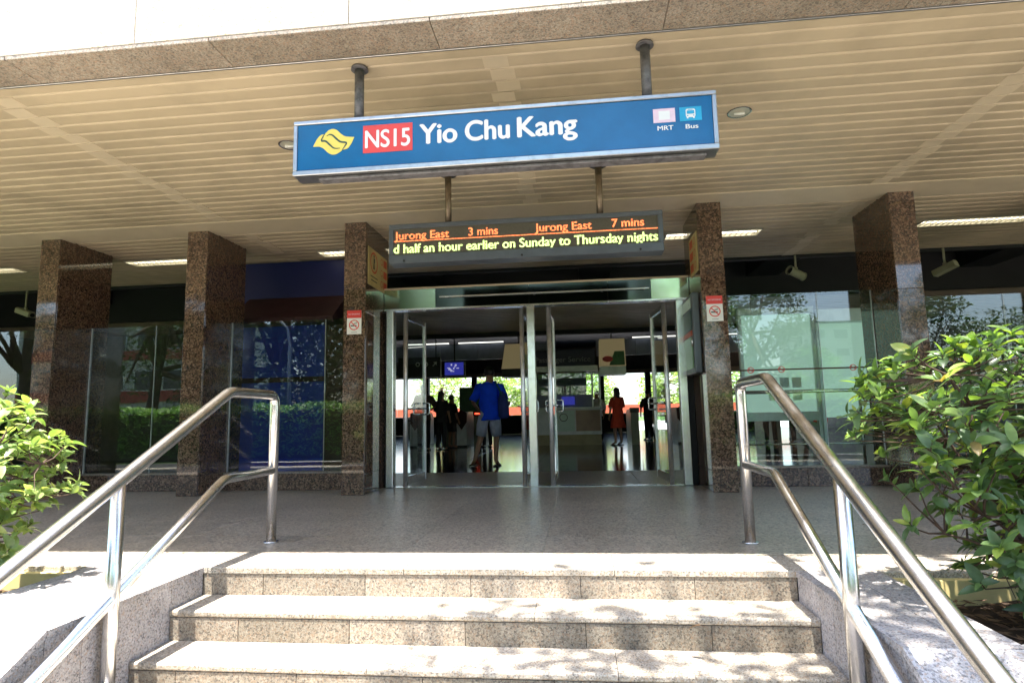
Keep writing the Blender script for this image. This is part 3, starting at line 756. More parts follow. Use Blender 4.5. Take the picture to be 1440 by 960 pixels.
# grey map cabinet on pillar face
t = thing('map_cabinet', (1.32, 7.3, 1.3), 'tall grey cabinet with green map display fixed to the pillar beside the doors', 'cabinet')
mk('case', MB().box(1.33, 6.90, 1.30, 1.414, 7.75, 2.22, .012), M['ledbox'], t)
mk('map_panel', MB().box(1.324, 6.97, 1.36, 1.329, 7.68, 1.72), M['greenp'], t)
mk('map_panel', MB().box(1.324, 6.97, 1.80, 1.329, 7.68, 2.02), M['dkgreen'], t)
mk('orange_band', MB().box(1.324, 6.97, 1.73, 1.329, 7.68, 1.79), M['postred'], t)
mk('top_window', MB().box(1.324, 6.97, 2.05, 1.329, 7.68, 2.17), M['frost'], t)
mk('door_handle', MB().tube([(1.318, 6.94, 1.6), (1.318, 6.94, 1.72)], .008, 8), M['steel'], t)

# ------------------------------------------------------------------ window bays between the pillars
def bay(x0, x1, ztop_, label, joints=(), seed=0):
    t = thing('glass_window', ((x0+x1)/2, 7.35, 0), label, 'window', 'glass screens between the pillars')
    n = max(1, round((x1-x0)/1.1)); d = (x1-x0)/n
    for i in range(n):
        mk('sill_slab', MB().box(x0+i*d+.001, 7.28, .002, x0+(i+1)*d-.001, 7.42, .205, .003), M['pillar'], t)
    mk('sill_cap', MB().box(x0+.001, 7.275, .206, x1-.001, 7.43, .226, .003), M['soffit'], t)
    xs = [x0+.004]+list(joints)+[x1-.004]
    for a, b in zip(xs[:-1], xs[1:]):
        mk('pane', MB().box(a+.002, 7.35, .228, b-.002, 7.362, ztop_), M['glass'], t)
    for j in joints: mk('joint_strip', MB().box(j-.0018, 7.348, .228, j+.0018, 7.364, ztop_), M['framewhite'], t)
    mk('edge_channel', MB().box(x0+.0005, 7.343, .227, x0+.016, 7.369, ztop_, .002), M['alu'], t)
    mk('edge_channel', MB().box(x1-.008, 7.343, .227, x1-.0005, 7.369, ztop_, .002), M['alu'], t)
    return t
bay(-8.50, -6.76, 2.15, 'clear glass screen on granite sill beyond the leftmost pillar')
bay(-6.489, -4.756, 2.15, 'dark glass screen on granite sill reflecting a branching tree and hedge', (-5.55,))
bay(-4.485, -2.73, 2.15, 'glass screen on granite sill in front of the blue kiosk', (-3.2,))
w4 = bay(1.685, 3.474, 2.245, 'glass screen on granite sill in front of the frosted notice board', (2.86,))
bay(3.745, 5.498, 2.14, 'glass screen on granite sill behind the big shaded shrub', (4.9,))
# no smoking sticker line on the glass
st = MB(); st.box(1.70, 7.3470, 1.330, 3.46, 7.3495, 1.348); mk('sticker_band', st, M['browncloth'], w4)
for cx in (2.05, 2.40, 3.2):
    r = MB(); circle_ring(r, cx, 1.339, .038, .009, 7.3462); slash(r, cx, 1.339, .034, .008, 7.3460); mk('no_smoking_sticker', r, M['red'], w4, fix=False)

# blue kiosk behind third bay
t = thing('blue_kiosk', (-3.95, 8.6, 0), 'deep blue shop kiosk with maroon awning standing behind the window glass', 'kiosk')
mk('lower_wall', MB().box(-4.95, 8.06, 0, -3.52, 9.3, 2.2), M['kblue2'], t)
mk('upper_wall', MB().box(-4.95, 8.30, 2.205, -3.12, 9.3, 3.2), M['kblue'], t)
mk('base_strip', MB().box(-4.95, 8.045, .02, -3.52, 8.058, .34), M['bluestrip'], t)
mk('red_stripe', MB().box(-4.95, 8.052, 1.40, -3.52, 8.059, 1.47), M['maroon'], t)
aw = MB(); aw.prism([(8.295, 2.66), (7.80, 2.28), (7.80, 2.20), (8.295, 2.20)], -4.8, -3.3, 'x'); mk('awning', aw, M['maroon'], t)
mk('side_panel', MB().box(-3.515, 8.1, 0, -3.13, 8.14, 2.2), M['browncloth'], t)

# notice board behind fourth bay
t = thing('notice_board', (2.75, 8.62, 0), 'pale green frosted notice board in a white metal frame behind the glass', 'notice board')
mk('frosted_panel', MB().box(2.32, 8.62, .84, 3.24, 8.65, 2.19), M['frostglow'], t)
f = MB(); f.box(2.27, 8.59, 2.192, 3.29, 8.67, 2.29, .004); f.box(2.27, 8.59, .72, 3.29, 8.67, .838, .004)
mk('rail_frame', f, M['framewhite'], t)
for xx in (2.27, 3.245): mk('leg', MB().box(xx, 8.592, 0.002, xx+.045, 8.668, 2.19, .003), M['framewhite'], t)
for i in range(3):
    for j in range(2): mk('notice_sheet', MB().box(2.62+i*.16, 8.612, 1.0+j*.17, 2.74+i*.16, 8.619, 1.14+j*.17), M['white'] if (i+j) % 2 else M['framewhite'], t)
t = thing('tall_glass_case', (4.0, 8.9, 0), 'white topped glass case beside the frosted notice board', 'display case')
mk('back_panel', MB().box(3.45, 9.05, .75, 4.75, 9.08, 2.1), M['frostglow'], t)
mk('top_rail', MB().box(3.42, 8.85, 2.1, 4.78, 9.1, 2.28, .004), M['framewhite'], t)
for xx in (3.42, 4.735): mk('leg', MB().box(xx, 8.9, .002, xx+.045, 9.1, 2.1, .003), M['framewhite'], t)
t = thing('poster_stand', (3.45, 9.6, 0), 'narrow white stand with blue and red posters behind the window glass', 'stand')
mk('post', MB().box(3.62, 9.6, .002, 3.66, 9.63, 1.72), M['alu'], t)
mk('white_poster', MB().box(3.54, 9.57, 1.30, 3.74, 9.597, 1.72), M['white'], t)
mk('blue_poster', MB().box(3.54, 9.57, 1.02, 3.74, 9.597, 1.298), M['cyan'], t)
mk('red_poster', MB().box(3.54, 9.57, .68, 3.74, 9.597, .9), M['red'], t)
t = thing('guard_rail', (3.2, 7.7, 0), 'steel guard rail running behind the window glass at hand height', 'railing')
mk('top_rail', MB().tube([(1.70, 7.75, 1.09), (5.4, 7.75, 1.09)], .022, 12), M['steel'], t)
for xx in (1.75, 3.42, 5.3): mk('post', MB().tube([(xx, 7.75, .002), (xx, 7.75, 1.085)], .018, 10), M['steel'], t)
mk('lower_rail', MB().tube([(1.75, 7.75, .45), (5.3, 7.75, .45)], .010, 8), M['steel'], t)

# ------------------------------------------------------------------ entrance doors
fr_ = thing('door_frame', (-.55, 7.5, 0), 'stainless steel entrance door frame with glass transom between the two notice pillars', 'door frame')
for (c, hw, hd) in ((-2.375, .045, .07), (-.555, .05, .06), (1.285, .045, .07)):
    mk('upright', MB().box(c-hw, 7.50-hd, .004, c+hw, 7.50+hd, 2.238, .006), M['steel'], fr_)
mk('side_filler', MB().box(-2.46, 7.52, .004, -2.425, 7.56, 2.23), M['bulk'], fr_)
mk('side_filler', MB().box(1.335, 7.52, .004, 1.412, 7.56, 2.23), M['bulk'], fr_)
mk('lower_rail', MB().box(-2.455, 7.44, 2.24, 1.412, 7.56, 2.265, .003), M['steel'], fr_)
mk('upper_rail', MB().box(-2.455, 7.44, 2.515, 1.412, 7.56, 2.54, .003), M['slat2'], fr_)
for a, b in ((-2.455, -1.78), (-1.775, -.57), (-.565, .42), (.425, .95), (.955, 1.41)):
    y_ = 7.46 if (a < -2 or b > 1.3) else 7.45
    mk('transom_panel', MB().prism([(y_, 2.267), (y_-.012, 2.513), (y_-.002, 2.513), (y_+.01, 2.267)], a, b, 'x'), M['transom'] if y_ > 7.455 else M['transomd'], fr_)
mk('track_bar', MB().box(-1.72, 7.41, 2.385, .93, 7.435, 2.405, .004), M['steel'], fr_)
for px in (-1.6, -.5, .35, .85): mk('bracket', MB().box(px-.012, 7.43, 2.375, px+.012, 7.449, 2.412), M['black'], fr_)
mk('threshold', MB().box(-2.33, 7.44, .0015, 1.24, 7.60, .006), M['steel'], fr_)
# one door leaf in local coordinates: pivot at origin, opened inward along +y
door = thing('door_leaf', (-2.19, 7.52, 0), 'open glass door leaf beside the pillar with the cream prohibition notice', 'door', 'open glass entrance doors')
def leaf_parts(t):
    def m(name, mb, mat): return link(name, mesh_of(mb, mat, name), t)
    m('pivot_stile', MB().tube([(0, 0, .008), (0, 0, 2.225)], .030, 16), M['steel2'])
    m('free_stile', MB().box(-.02, .70, .03, .02, .745, 2.2, .004), M['steel2'])
    m('top_rail', MB().box(-.018, .0305, 2.14, .018, .699, 2.2, .004), M['steel'])
    m('bottom_rail', MB().box(-.018, .0305, .03, .018, .699, .13, .004), M['steel'])
    m('pane', MB().box(-.005, .0305, .131, .005, .699, 2.139), M['doorglass'])
    for s in (-1, 1):
        h = link('handle', mesh_of(MB().tube([(s*.02, .60, 1.06), (s*.10, .60, 1.06), (s*.115, .60, 1.045), (s*.115, .60, .925), (s*.10, .60, .91), (s*.02, .60, .91)], .012, 10), M['steel'], 'handle'), t)
        h2 = link('pull_bar', mesh_of(MB().tube([(s*.02, .14, .985), (s*.09, .16, .985), (s*.09, .56, .985), (s*.02, .585, .985)], .011, 10), M['steel'], 'pull_bar'), t)
leaf_parts(door); door.rotation_euler = (0, 0, math.radians(-5))
for px, rz, lb in ((-.675, -3, 'open glass door leaf hinged beside the middle post, blue shirt man side'), (-.33, -2, 'open glass door leaf hinged beside the middle post, service counter side'), (1.10, 5, 'open glass door leaf beside the grey map cabinet pillar')):
    d = copy_tree(door); d.location = (px, 7.52, 0); d.rotation_euler = (0, 0, math.radians(rz)); d['label'] = lb

# ------------------------------------------------------------------ stair handrails
def handrail(X, label):
    t = thing('handrail', (X, 3.0, -.7875), label, 'handrail', 'stainless handrails of the stairs')
    r = .0345; K = .515
    def arc(p0, p1, p2, rad, n=5):
        p0, p1, p2 = Vector(p0), Vector(p1), Vector(p2); a = (p0-p1).normalized(); b = (p2-p1).normalized()
        q0 = p1+a*rad; q2 = p1+b*rad
        return [((1-t_)**2*q0+2*t_*(1-t_)*p1+t_*t_*q2) for t_ in [i/n for i in range(n+1)]]
    YT = 4.2; YB = 1.45
    top = [(X, YT, .003)]+arc((X, YT, 0), (X, YT, 1.045), (X, 3.6, 1.045), .075)+arc((X, YT, 1.045), (X, 3.62, 1.045), (X, 2.62, 1.045-K), .05)
    zend = 1.045-(3.62-YB)*K
    top += arc((X, 3.62, 1.045), (X, YB, zend), (X, YB, -.7), .1)+[(X, YB, -.782)]
    mk('top_rail', MB().tube(top, r, 20), M['steel'], t)
    low = [(X, YT-.02, .505)]+arc((X, YT, .505), (X, 3.60, .505), (X, 2.60, .505-K), .05)+[(X, YB+.02, .505-(3.60-YB)*K)]
    mk('lower_rail', MB().tube(low, r*.86, 18), M['steel'], t)
    zp = 1.045-(3.62-2.72)*K
    mk('post', MB().tube([(X, 2.72, -.47), (X, 2.72, zp)], r*.95, 18), M['steel'], t)
    for (yy, zz) in ((YT, .0015), (2.72, -.4725)):
        mk('base_flange', MB().tube([(X, yy, zz), (X, yy, zz+.008)], .052, 20), M['steel'], t)
handrail(-2.205, 'stainless steel handrail on the pale shrub side of the stairs')
handrail(1.095, 'stainless steel handrail on the big shaded shrub side of the stairs')

# ------------------------------------------------------------------ security cameras
def cctv(p, d, label, tubey=True, zc=ZC, L=.26):
    t = thing('security_camera', p, label, 'camera', 'security cameras under the canopy')
    p = Vector(p); d = Vector(d).normalized()
    mk('ceiling_arm', MB().tube([(p.x, p.y, zc-.002), (p.x, p.y, p.z+.09)], .016, 10), M['camcase'], t)
    mk('joint', MB().ball((p.x, p.y, p.z+.075), .03), M['camcase'], t)
    if tubey:
        mk('housing', MB().tube([p-d*L*.5, p+d*L*.42], .062, 18), M['camcase'], t)
        mk('end_cap', MB().tube([p-d*L*.56, p-d*L*.5], .068, 18), M['camcase'], t)
        mk('hood', MB().tube([p+d*L*.425, p+d*L*.55], [.07, .074], 18, False), M['camcase'], t)
        mk('lens', MB().tube([p+d*L*.425, p+d*L*.45], .045, 16), M['black'], t)
    else:
        s = d.cross(Vector((0, 0, 1))).normalized()*.06; u = s.cross(d).normalized()*.055
        mb = MB(); vs = []
        for e in (-.5, .5):
            for a_, b_ in ((-1, -.8), (1, -.8), (1, .6), (.6, 1), (-.6, 1), (-1, .6)): vs.append(p+d*L*e+s*a_+u*b_)
        n = 6; mb.add(vs, [tuple(range(n))[::-1], tuple(range(n, 2*n))]+[(i, (i+1) % n, n+(i+1) % n, n+i) for i in range(n)])
        mk('housing', mb, M['camcase'], t)
        mk('lens', MB().tube([p+d*L*.5, p+d*L*.53], .035, 14), M['black'], t)
cctv((3.38, 9.36, 2.93), (-.75, -.35, .28), 'beige cylinder security camera hanging above the frosted notice board')
cctv((5.50, 9.36, 2.90), (-.6, .9, -.35), 'beige security camera hanging past the pillar behind the shaded shrub', False, L=.32)
cctv((-9.55, 9.36, 2.83), (1, -.3, -.32), 'beige boxy security camera hanging beside the leftmost pillar', False, L=.42)
cctv((-5.98, 9.38, 2.80), (-1, -.3, -.2), 'beige security camera peeping out behind the second pillar', False)

# ------------------------------------------------------------------ hall floor
hall = tag(mk('floor', MB().box(-14, 7.685, -.3, 12, 33, -.012), M['dark']), kind='structure')
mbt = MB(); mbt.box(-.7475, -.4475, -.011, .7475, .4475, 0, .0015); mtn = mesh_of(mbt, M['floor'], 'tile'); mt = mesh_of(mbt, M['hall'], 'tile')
y = 7.69+.45
while y < 17.5:
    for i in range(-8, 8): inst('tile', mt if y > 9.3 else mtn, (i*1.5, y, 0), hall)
    y += .9
mk('far_floor', MB().box(-14, y-.449, -.0115, 12, 33, 0), M['hall'], hall)
# ground behind the station
tag(mk('back_terrace', MB().box(-60, 33.01, -.5, 60, 80, -.02), M['terrace']), kind='structure')
mk_r = thing('red_barrier', (0, 36, 0), 'low orange red barrier on posts outside the far end of the hall', 'barrier')
for i in range(14):
    mk('panel', MB().box(-20+i*3.0, 36, .95, -17.03+i*3.0, 36.06, 1.42), M['redwall'], mk_r)
    mk('post', MB().box(-20.03+i*3.0, 36.0, -.02, -19.93+i*3.0, 36.08, .949), M['kerb'], mk_r)

# ------------------------------------------------------------------ hall furniture
HY = 17.6
def gate(x, kind, label, y=HY):
    t = thing('fare_gate', (x, y+.8, 0), label, 'fare gate', 'fare gates across the hall')
    hw = .15
    if kind == 'w':
        mk('body', MB().prism([(y, .002), (y-.02, .6), (y+.1, .98), (y+.3, 1.03), (y+1.5, 1.03), (y+1.7, .9), (y+1.75, .002)], x-hw, x+hw, 'x'), M['whitegate'], t)
        mk('flap', MB().prism([(x-hw+.01, 1.0), (x-hw+.01, .72), (x, .50), (x+hw-.01, .72), (x+hw-.01, 1.0), (x, 1.08)], y-.05, y+.1, 'y'), M['maroon'], t)
        mk('plinth', MB().box(x-hw-.01, y-.01, .001, x+hw+.01, y+1.76, .05), M['black'], t)
    else:
        mk('body', MB().prism([(y, .002), (y, .9), (y+.08, 1.0), (y+1.6, 1.0), (y+1.7, .9), (y+1.7, .002)], x-hw*.75, x+hw*.75, 'x'), M['gatesteel'], t)
        mk('reader_head', MB().box(x-hw*.85, y-.02, .90, x+hw*.85, y+.35, 1.04, .01), M['black'], t)
        if kind == 's': mk('indicator', MB().box(x-.07, y-.026, .945, x+.07, y-.021, .985), M['redled'], t)
    return t
gate(-4.83, 'w', 'white fare gate with maroon flap seen through the first door leaf')
gate(-3.80, 's', 'steel fare gate with glowing red indicator beside the queueing people')
gate(-3.42, 'w', 'white fare gate with maroon flap left of the man in blue')
gate(-2.95, 's', 'steel fare gate with red indicator just beside the man in blue')
gate(1.62, 'p', 'plain steel fare gate without indicator beside the woman in red')
gate(2.95, 'w', 'white fare gate with maroon flap behind the man in dark clothes')
gate(3.75, 's', 'steel fare gate behind the door leaf near the map cabinet')
gate(6.55, 'w', 'wide white fare gate seen under the frosted notice board')
gate(8.4, 's', 'steel fare gate seen behind the poster stand')
gate(5.5, 's', 'steel fare gate seen behind the stair handrail top')
# service counter
ct = thing('service_counter', (-.1, 18.4, 0), 'grey passenger service counter with glass front and navy header sign', 'counter')
mk('desk', MB().box(-1.35, 17.7, .30, .68, 19.2, 1.04, .01), M['whitegate'], ct)
mk('tile_base', MB().box(-1.33, 17.73, .002, .66, 19.2, .30), M['beige'], ct)
mk('desk_top', MB().box(-1.4, 17.62, 1.042, .72, 19.25, 1.09, .008), M['framewhite'], ct)
mk('upper_panel', MB().box(-1.35, 17.85, 1.092, .45, 17.9, 1.46), M['bluehdr'], ct)
mk('glass_screen', MB().box(-1.35, 17.86, 1.462, .66, 17.875, 2.10), M['glass'], ct)
for xx in (-1.36, .42, .64): mk('post', MB().box(xx, 17.82, 1.092, xx+.05, 17.9, 2.12), M['framewhite'], ct)
mk('rear_panel', MB().box(-1.3, 19.3, 1.1, .3, 19.34, 2.2), M['bluehdr'], ct)
mk('header_panel', MB().box(-1.4, 17.7, 2.14, .62, 17.9, 2.30), M['framewhite'], ct)
mk('header_sign', MB().box(-1.4, 17.66, 2.302, .55, 17.88, 2.78), M['navysign'], ct)
text('Passenger Service', -1.2, .42, 2.42, 2.58, 17.655, M['dimtext'], ct, 'lettering', .0)
mk('notice_screen', MB().box(-.46, 17.60, 1.16, -.08, 17.62, 1.40), M['tv'], ct)
sh = mk('notice_panel', MB().box(-.72, 17.685, .40, -.10, 17.698, 1.0), M['frost'], ct)
r = MB(); circle_ring(r, -.42, .80, .12, .02, 17.682); mk('notice_ring', r, M['darkcloth'], ct, fix=False)
mk('pink_panel', MB().box(-.06, 17.685, .40, .64, 17.698, 1.0), M['peach'], ct)
# hanging boxes; their slight glow is added to brighten them
def lightbox(x0, x1, z0, z1, label, green):
    t = thing('hanging_light_box', ((x0+x1)/2, 17.4, z0), label, 'light box')
    c = (x0+x1)/2; h = (x1-x0)/2
    vs = []
    for z, k in ((z0, 1.0), (z1, .95 if green else .78)):
        for sx, sy in ((-1, -1), (1, -1), (1, 1), (-1, 1)): vs.append((c+sx*h*k, 17.45+sy*.3*k, z))
    mk('shade', MB().add(vs, [(0, 1, 2, 3), (7, 6, 5, 4), (0, 4, 5, 1), (1, 5, 6, 2), (2, 6, 7, 3), (3, 7, 4, 0)]), M['beigeglow'], t)
    mk('skirt', MB().box(c-h*.98, 17.16, z0-.24, c+h*.98, 17.74, z0-.004), M['framewhite'] if green else M['black'], t)
    mk('hanger', MB().tube([(c, 17.45, z1), (c, 17.45, 4.2)], .02, 8), M['black'], t)
    if green:
        mk('green_print', MB().add([(c-.1, 17.135, z0+.02), (x1-.03, 17.135, z0+.02), (x1-.04, 17.145, z0+.42), (c+.06, 17.145, z0+.42)], [(0, 1, 2, 3)]), M['greenp'], t)
        n = 20; mk('red_oval', MB().add([(c-.14+.15*math.cos(2*PI*k/n), 17.13, z0+.2+.085*math.sin(2*PI*k/n)) for k in range(n)], [tuple(range(n))]), M['red'], t)
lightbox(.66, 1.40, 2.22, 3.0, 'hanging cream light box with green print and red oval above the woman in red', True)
lightbox(-2.15, -1.2, 2.23, 2.95, 'hanging plain beige box with added glow over the man in blue', False)
# direction sign and screen
t = thing('direction_sign', (-4.7, 17.6, 2.06), 'black hanging direction sign with white pictograms over the gates', 'sign')
mk('board', MB().box(-5.35, 17.6, 2.08, -4.05, 17.7, 2.68), M['black'], t)
for cx in (-4.75, -4.5):
    r = MB(); circle_ring(r, cx, 2.47, .07, .03, 17.597, 12); mk('pictogram', r, M['white'], t, fix=False)
ar = MB(); ar.add([(-4.30, 17.597, 2.41), (-4.27, 17.597, 2.40), (-4.19, 17.597, 2.49), (-4.21, 17.597, 2.51)], [(0, 1, 2, 3)]); ar.add([(-4.27, 17.597, 2.53), (-4.16, 17.597, 2.54), (-4.17, 17.597, 2.43)], [(0, 1, 2)]); mk('arrow', ar, M['white'], t, fix=False)
for xx in (-5.2, -4.2): mk('hanger', MB().tube([(xx, 17.65, 2.68), (xx, 17.65, 4.2)], .015, 8), M['black'], t)
t = thing('television_screen', (-3.63, 17.6, 2.1), 'hanging flat screen showing a blue picture beside the direction sign', 'screen')
mk('bezel', MB().box(-3.96, 17.6, 2.08, -3.31, 17.68, 2.54, .01), M['black'], t)
mk('picture', MB().box(-3.92, 17.596, 2.12, -3.35, 17.599, 2.50), M['tv'], t)
rv = random.Random(9)
for k in range(9):
    cx, cz = rv.uniform(-3.85, -3.45), rv.uniform(2.2, 2.45); mk('picture_mark', MB().box(cx, 17.592, cz, cx+rv.uniform(.03, .1), 17.595, cz+rv.uniform(.02, .06)), M['tvw'], t)
mk('hanger', MB().tube([(-3.63, 17.64, 2.54), (-3.63, 17.64, 4.2)], .02, 8), M['black'], t)
# band of slate panels with tube light above
t = thing('hall_header', (-1, 18.2, 2.56), 'slate blue header band with a thin bright tube light above the fare gates', 'header')
x = -9.0
while x < 9:
    if not (-1.45 < x < .4): mk('panel', MB().box(x+.005, 18.2, 2.62, x+1.19, 18.26, 3.10), M['bluehdr'], t)
    x += 1.2
for a, b in ((-7.2, -5.6), (-5.2, -3.9), (-3.6, -2.2), (1.7, 3.4), (4.0, 5.4)):
    mk('lamp_tube', MB().tube([(a, 18.12, 3.14), (b, 18.12, 3.14)], .016, 8), M['dimtube'], t)
t = thing('turnstile_post_rail', (1.6, 16.6, 0), 'steel queue barrier with slim posts beside the woman in red', 'barrier')
for xx in (2.0, 2.42): mk('post', MB().tube([(xx, 16.4, .001), (xx, 16.4, 1.0)], .025, 10), M['steel'], t)
mk('rail', MB().tube([(2.0, 16.4, .8), (2.42, 16.4, .8)], .018, 8), M['steel'], t)
# framed picture board at far side, pendant clock
t = thing('map_board', (-3.4, 25, 0), 'dark framed map board on legs beyond the queueing people', 'board')
mk('frame', MB().box(-4.95, 25, .9, -4.0, 25.08, 2.12, .01), M['gatesteel'], t)
mk('map', MB().box(-4.9, 24.99, .95, -4.05, 24.998, 2.05), M['greenp'], t)
for xx in (-4.9, -4.06): mk('leg', MB().box(xx, 25, .002, xx+.06, 25.06, .9), M['gatesteel'], t)

# ------------------------------------------------------------------ people
def skin_mesh(verts, edges, radii, mat, sub=1):
    me = bpy.data.meshes.new('b'); me.from_pydata(verts, edges, []); o = bpy.data.objects.new('b', me); sc.collection.objects.link(o)
    md = o.modifiers.new('s', 'SKIN'); md.use_smooth_shade = True
    ss = o.modifiers.new('u', 'SUBSURF'); ss.levels = sub; ss.render_levels = sub
    for i, r in enumerate(radii):
        v = me.skin_vertices[0].data[i]; v.radius = r if isinstance(r, tuple) else (r, r); v.use_root = (i == 0)
    bpy.context.view_layer.update()
    m2 = bpy.data.meshes.new_from_object(o.evaluated_get(bpy.context.evaluated_depsgraph_get()))
    bpy.data.objects.remove(o); m2.materials.clear(); m2.materials.append(mat)
    m2.polygons.foreach_set('use_smooth', [True]*len(m2.polygons)); return m2
def folds(me, amp, seed=0):
    for v in me.vertices:
        c = v.co; d = Vector((noise.noise(Vector((c.x*9+seed, c.y*9, c.z*5))), noise.noise(Vector((c.x*8, c.y*9+seed, c.z*6+4))), 0))
        v.co = c+d*amp+Vector((0, 0, noise.noise(Vector((c.x*12, c.y*12, seed)))*amp*.5))
    return me
def finer(rings, q=4):
    out = []
    for a, b in zip(rings[:-1], rings[1:]): out += [tuple(a[i]+(b[i]-a[i])*k/q for i in range(5)) for k in range(q)]
    return out+[rings[-1]]
def person(label, loc, rz, H, P, skin='skin', top='tee', bottom='shorts', bmat='shorts', hairlong=False, group=None):
    """figure facing +y in its own space; P holds joint positions for a 1.75 m figure"""
    t = thing('person', (0, 0, 0), label, 'person', group); k = H/1.75
    J = dict(pel=(0, 0, .93), sp=(0, 0, 1.12), ch=(0, .0, 1.34), nk=(0, 0, 1.47), hd=(0, .01, 1.56), ht=(0, .015, 1.67),
             lsh=(-.18, 0, 1.40), lel=(-.27, -.03, 1.12), lwr=(-.25, .10, .88), rsh=(.18, 0, 1.40), rel=(.27, -.03, 1.12), rwr=(.25, .10, .88),
             lhp=(-.09, 0, .90), lkn=(-.10, .02, .50), lan=(-.11, -.02, .09), lto=(-.12, .15, .035),
             rhp=(.09, 0, .90), rkn=(.10, .02, .50), ran=(.11, -.02, .09), rto=(.12, .15, .035)); J.update(P)
    names = list(J); idx = {n: i for i, n in enumerate(names)}; vs = [Vector(J[n])*k for n in names]
    rad = dict(pel=.115, sp=.105, ch=.125, nk=.052, hd=(.072, .08), ht=(.07, .085), lsh=.055, rsh=.055, lel=.040, rel=.040, lwr=.027, rwr=.027,
               lhp=.085, rhp=.085, lkn=.056, rkn=.056, lan=.038, ran=.038, lto=(.038, .025), rto=(.038, .025))
    rr_ = [tuple(q*k for q in rad[n]) if isinstance(rad[n], tuple) else rad[n]*k for n in names]
    E = [('pel', 'sp'), ('sp', 'ch'), ('ch', 'nk'), ('nk', 'hd'), ('hd', 'ht'), ('ch', 'lsh'), ('lsh', 'lel'), ('lel', 'lwr'), ('ch', 'rsh'), ('rsh', 'rel'), ('rel', 'rwr'),
         ('pel', 'lhp'), ('lhp', 'lkn'), ('lkn', 'lan'), ('lan', 'lto'), ('pel', 'rhp'), ('rhp', 'rkn'), ('rkn', 'ran'), ('ran', 'rto')]
    ed = [(idx[a], idx[b]) for a, b in E]
    def addv(p, r, prev):
        vs.append(p); rr_.append(r); ed.append((prev, len(vs)-1)); return len(vs)-1
    for s, el, wr in ((-1, 'lel', 'lwr'), (1, 'rel', 'rwr')):
        d = (vs[idx[wr]]-vs[idx[el]]).normalized(); side = d.cross(Vector((s, 0, 0))).normalized()
        if side.length < .5: side = Vector((0, 1, 0))
        pm_ = addv(vs[idx[wr]]+d*.055*k, (.036*k, .018*k), idx[wr])
        for q, (off, ln) in enumerate(((-.030, .060), (-.010, .072), (.010, .068), (.030, .052))):
            b0 = addv(vs[pm_]+side*off*k+d*.035*k, .0095*k, pm_)
            b1 = addv(vs[b0]+(d*.8+Vector((-s*.5, 0, 0))).normalized()*ln*.6*k, .008*k, b0)
        th = addv(vs[pm_]-d*.02*k+side*.04*k, .011*k, pm_); addv(vs[th]+(d+side*.5).normalized()*.035*k, .009*k, th)
    nose = addv(vs[idx['hd']]+Vector((0, .088, .03))*k, .012*k, idx['hd'])
    body = skin_mesh([v[:] for v in vs], ed, rr_, M[skin]); link('body', body, t)
    hd = vs[idx['hd']]; ht = vs[idx['ht']]
    for s in (-1, 1):
        link('ear', mesh_of(MB().ball((hd.x+s*.080*k, hd.y, hd.z+.03*k), .026*k, 8, 6, (.35, .7, 1.1)), M[skin]), t)
        link('eye', mesh_of(MB().ball((hd.x+s*.030*k, hd.y+.080*k, hd.z+.045*k), .010*k, 8, 6), M['black']), t)
    link('mouth', mesh_of(MB().ball((hd.x, hd.y+.079*k, hd.z-.03*k), .02*k, 8, 6, (1, .4, .3)), M['reddress']), t)
    # hair cap
    h = MB(); c = ht; n = 16; m = 8; vsx = []
    for j in range(m+1):
        th = PI/2-j*(PI*.5+.55)/m
        for q in range(n):
            a = 2*PI*q/n; back = -math.sin(a)
            tt = th if back > -.3 else max(th, .12)
            rj_ = 1+.045*math.sin(a*3+j*.9)+.03*math.sin(a*5+1.3*j)
            vsx.append((c.x+.094*k*rj_*math.cos(tt)*math.cos(a), c.y-.012*k+.106*k*rj_*math.cos(tt)*math.sin(a), c.z-.03*k+.112*k*math.sin(tt)))
    h.add(vsx, [(j*n+q, j*n+(q+1) % n, (j+1)*n+(q+1) % n, (j+1)*n+q) for j in range(m) for q in range(n)], True)
    if hairlong: h.loft([(c.x, c.y-.05*k, c.z+.0*k, .08*k, .05*k), (c.x, c.y-.075*k, c.z-.12*k, .085*k, .045*k), (c.x, c.y-.08*k, c.z-.24*k, .06*k, .035*k), (c.x, c.y-.08*k, c.z-.30*k, .02*k, .02*k)], 12)
    link('hair', mesh_of(h, M['hair']), t)
    # top garment
    g_ = MB(); px, py = J['pel'][0]*k, J['pel'][1]*k; cx, cy2 = J['ch'][0]*k, J['ch'][1]*k
    low = .80 if bottom != 'dress' else .55
    mixp = lambda f: (px+(cx-px)*f, py+(cy2-py)*f)
    rings = [(low, 0, .185, .135), (.90, 0, .18, .135), (1.0, .25, .172, .13), (1.12, .5, .17, .125), (1.25, .75, .19, .13), (1.36, 1, .205, .125), (1.41, 1, .19, .11), (1.445, 1, .125, .085), (1.475, 1, .068, .066)]
    if bottom == 'dress': rings = [(.52, 0, .25, .19), (.7, 0, .225, .17)]+rings[1:]
    wr_ = lambda i: 1+.02*math.sin(i*2.3)
    g_.loft(finer([(mixp(f)[0], mixp(f)[1], z*k, rx*k*wr_(i), ry*k) for i, (z, f, rx, ry) in enumerate(rings)]), 32)
    for s, sh_, el in ((-1, 'lsh', 'lel'), (1, 'rsh', 'rel')):
        a_ = Vector(J[sh_])*k; b_ = Vector(J[el])*k
        g_.tube([a_+Vector((-s*.05*k, 0, .0)), a_+(b_-a_)*.05, a_+(b_-a_)*.45, a_+(b_-a_)*.92], [.062*k, .074*k, .072*k, .070*k], 14)
    link('shirt' if bottom != 'dress' else 'dress', folds(mesh_of(g_, M[top]), .035, H*7), t)
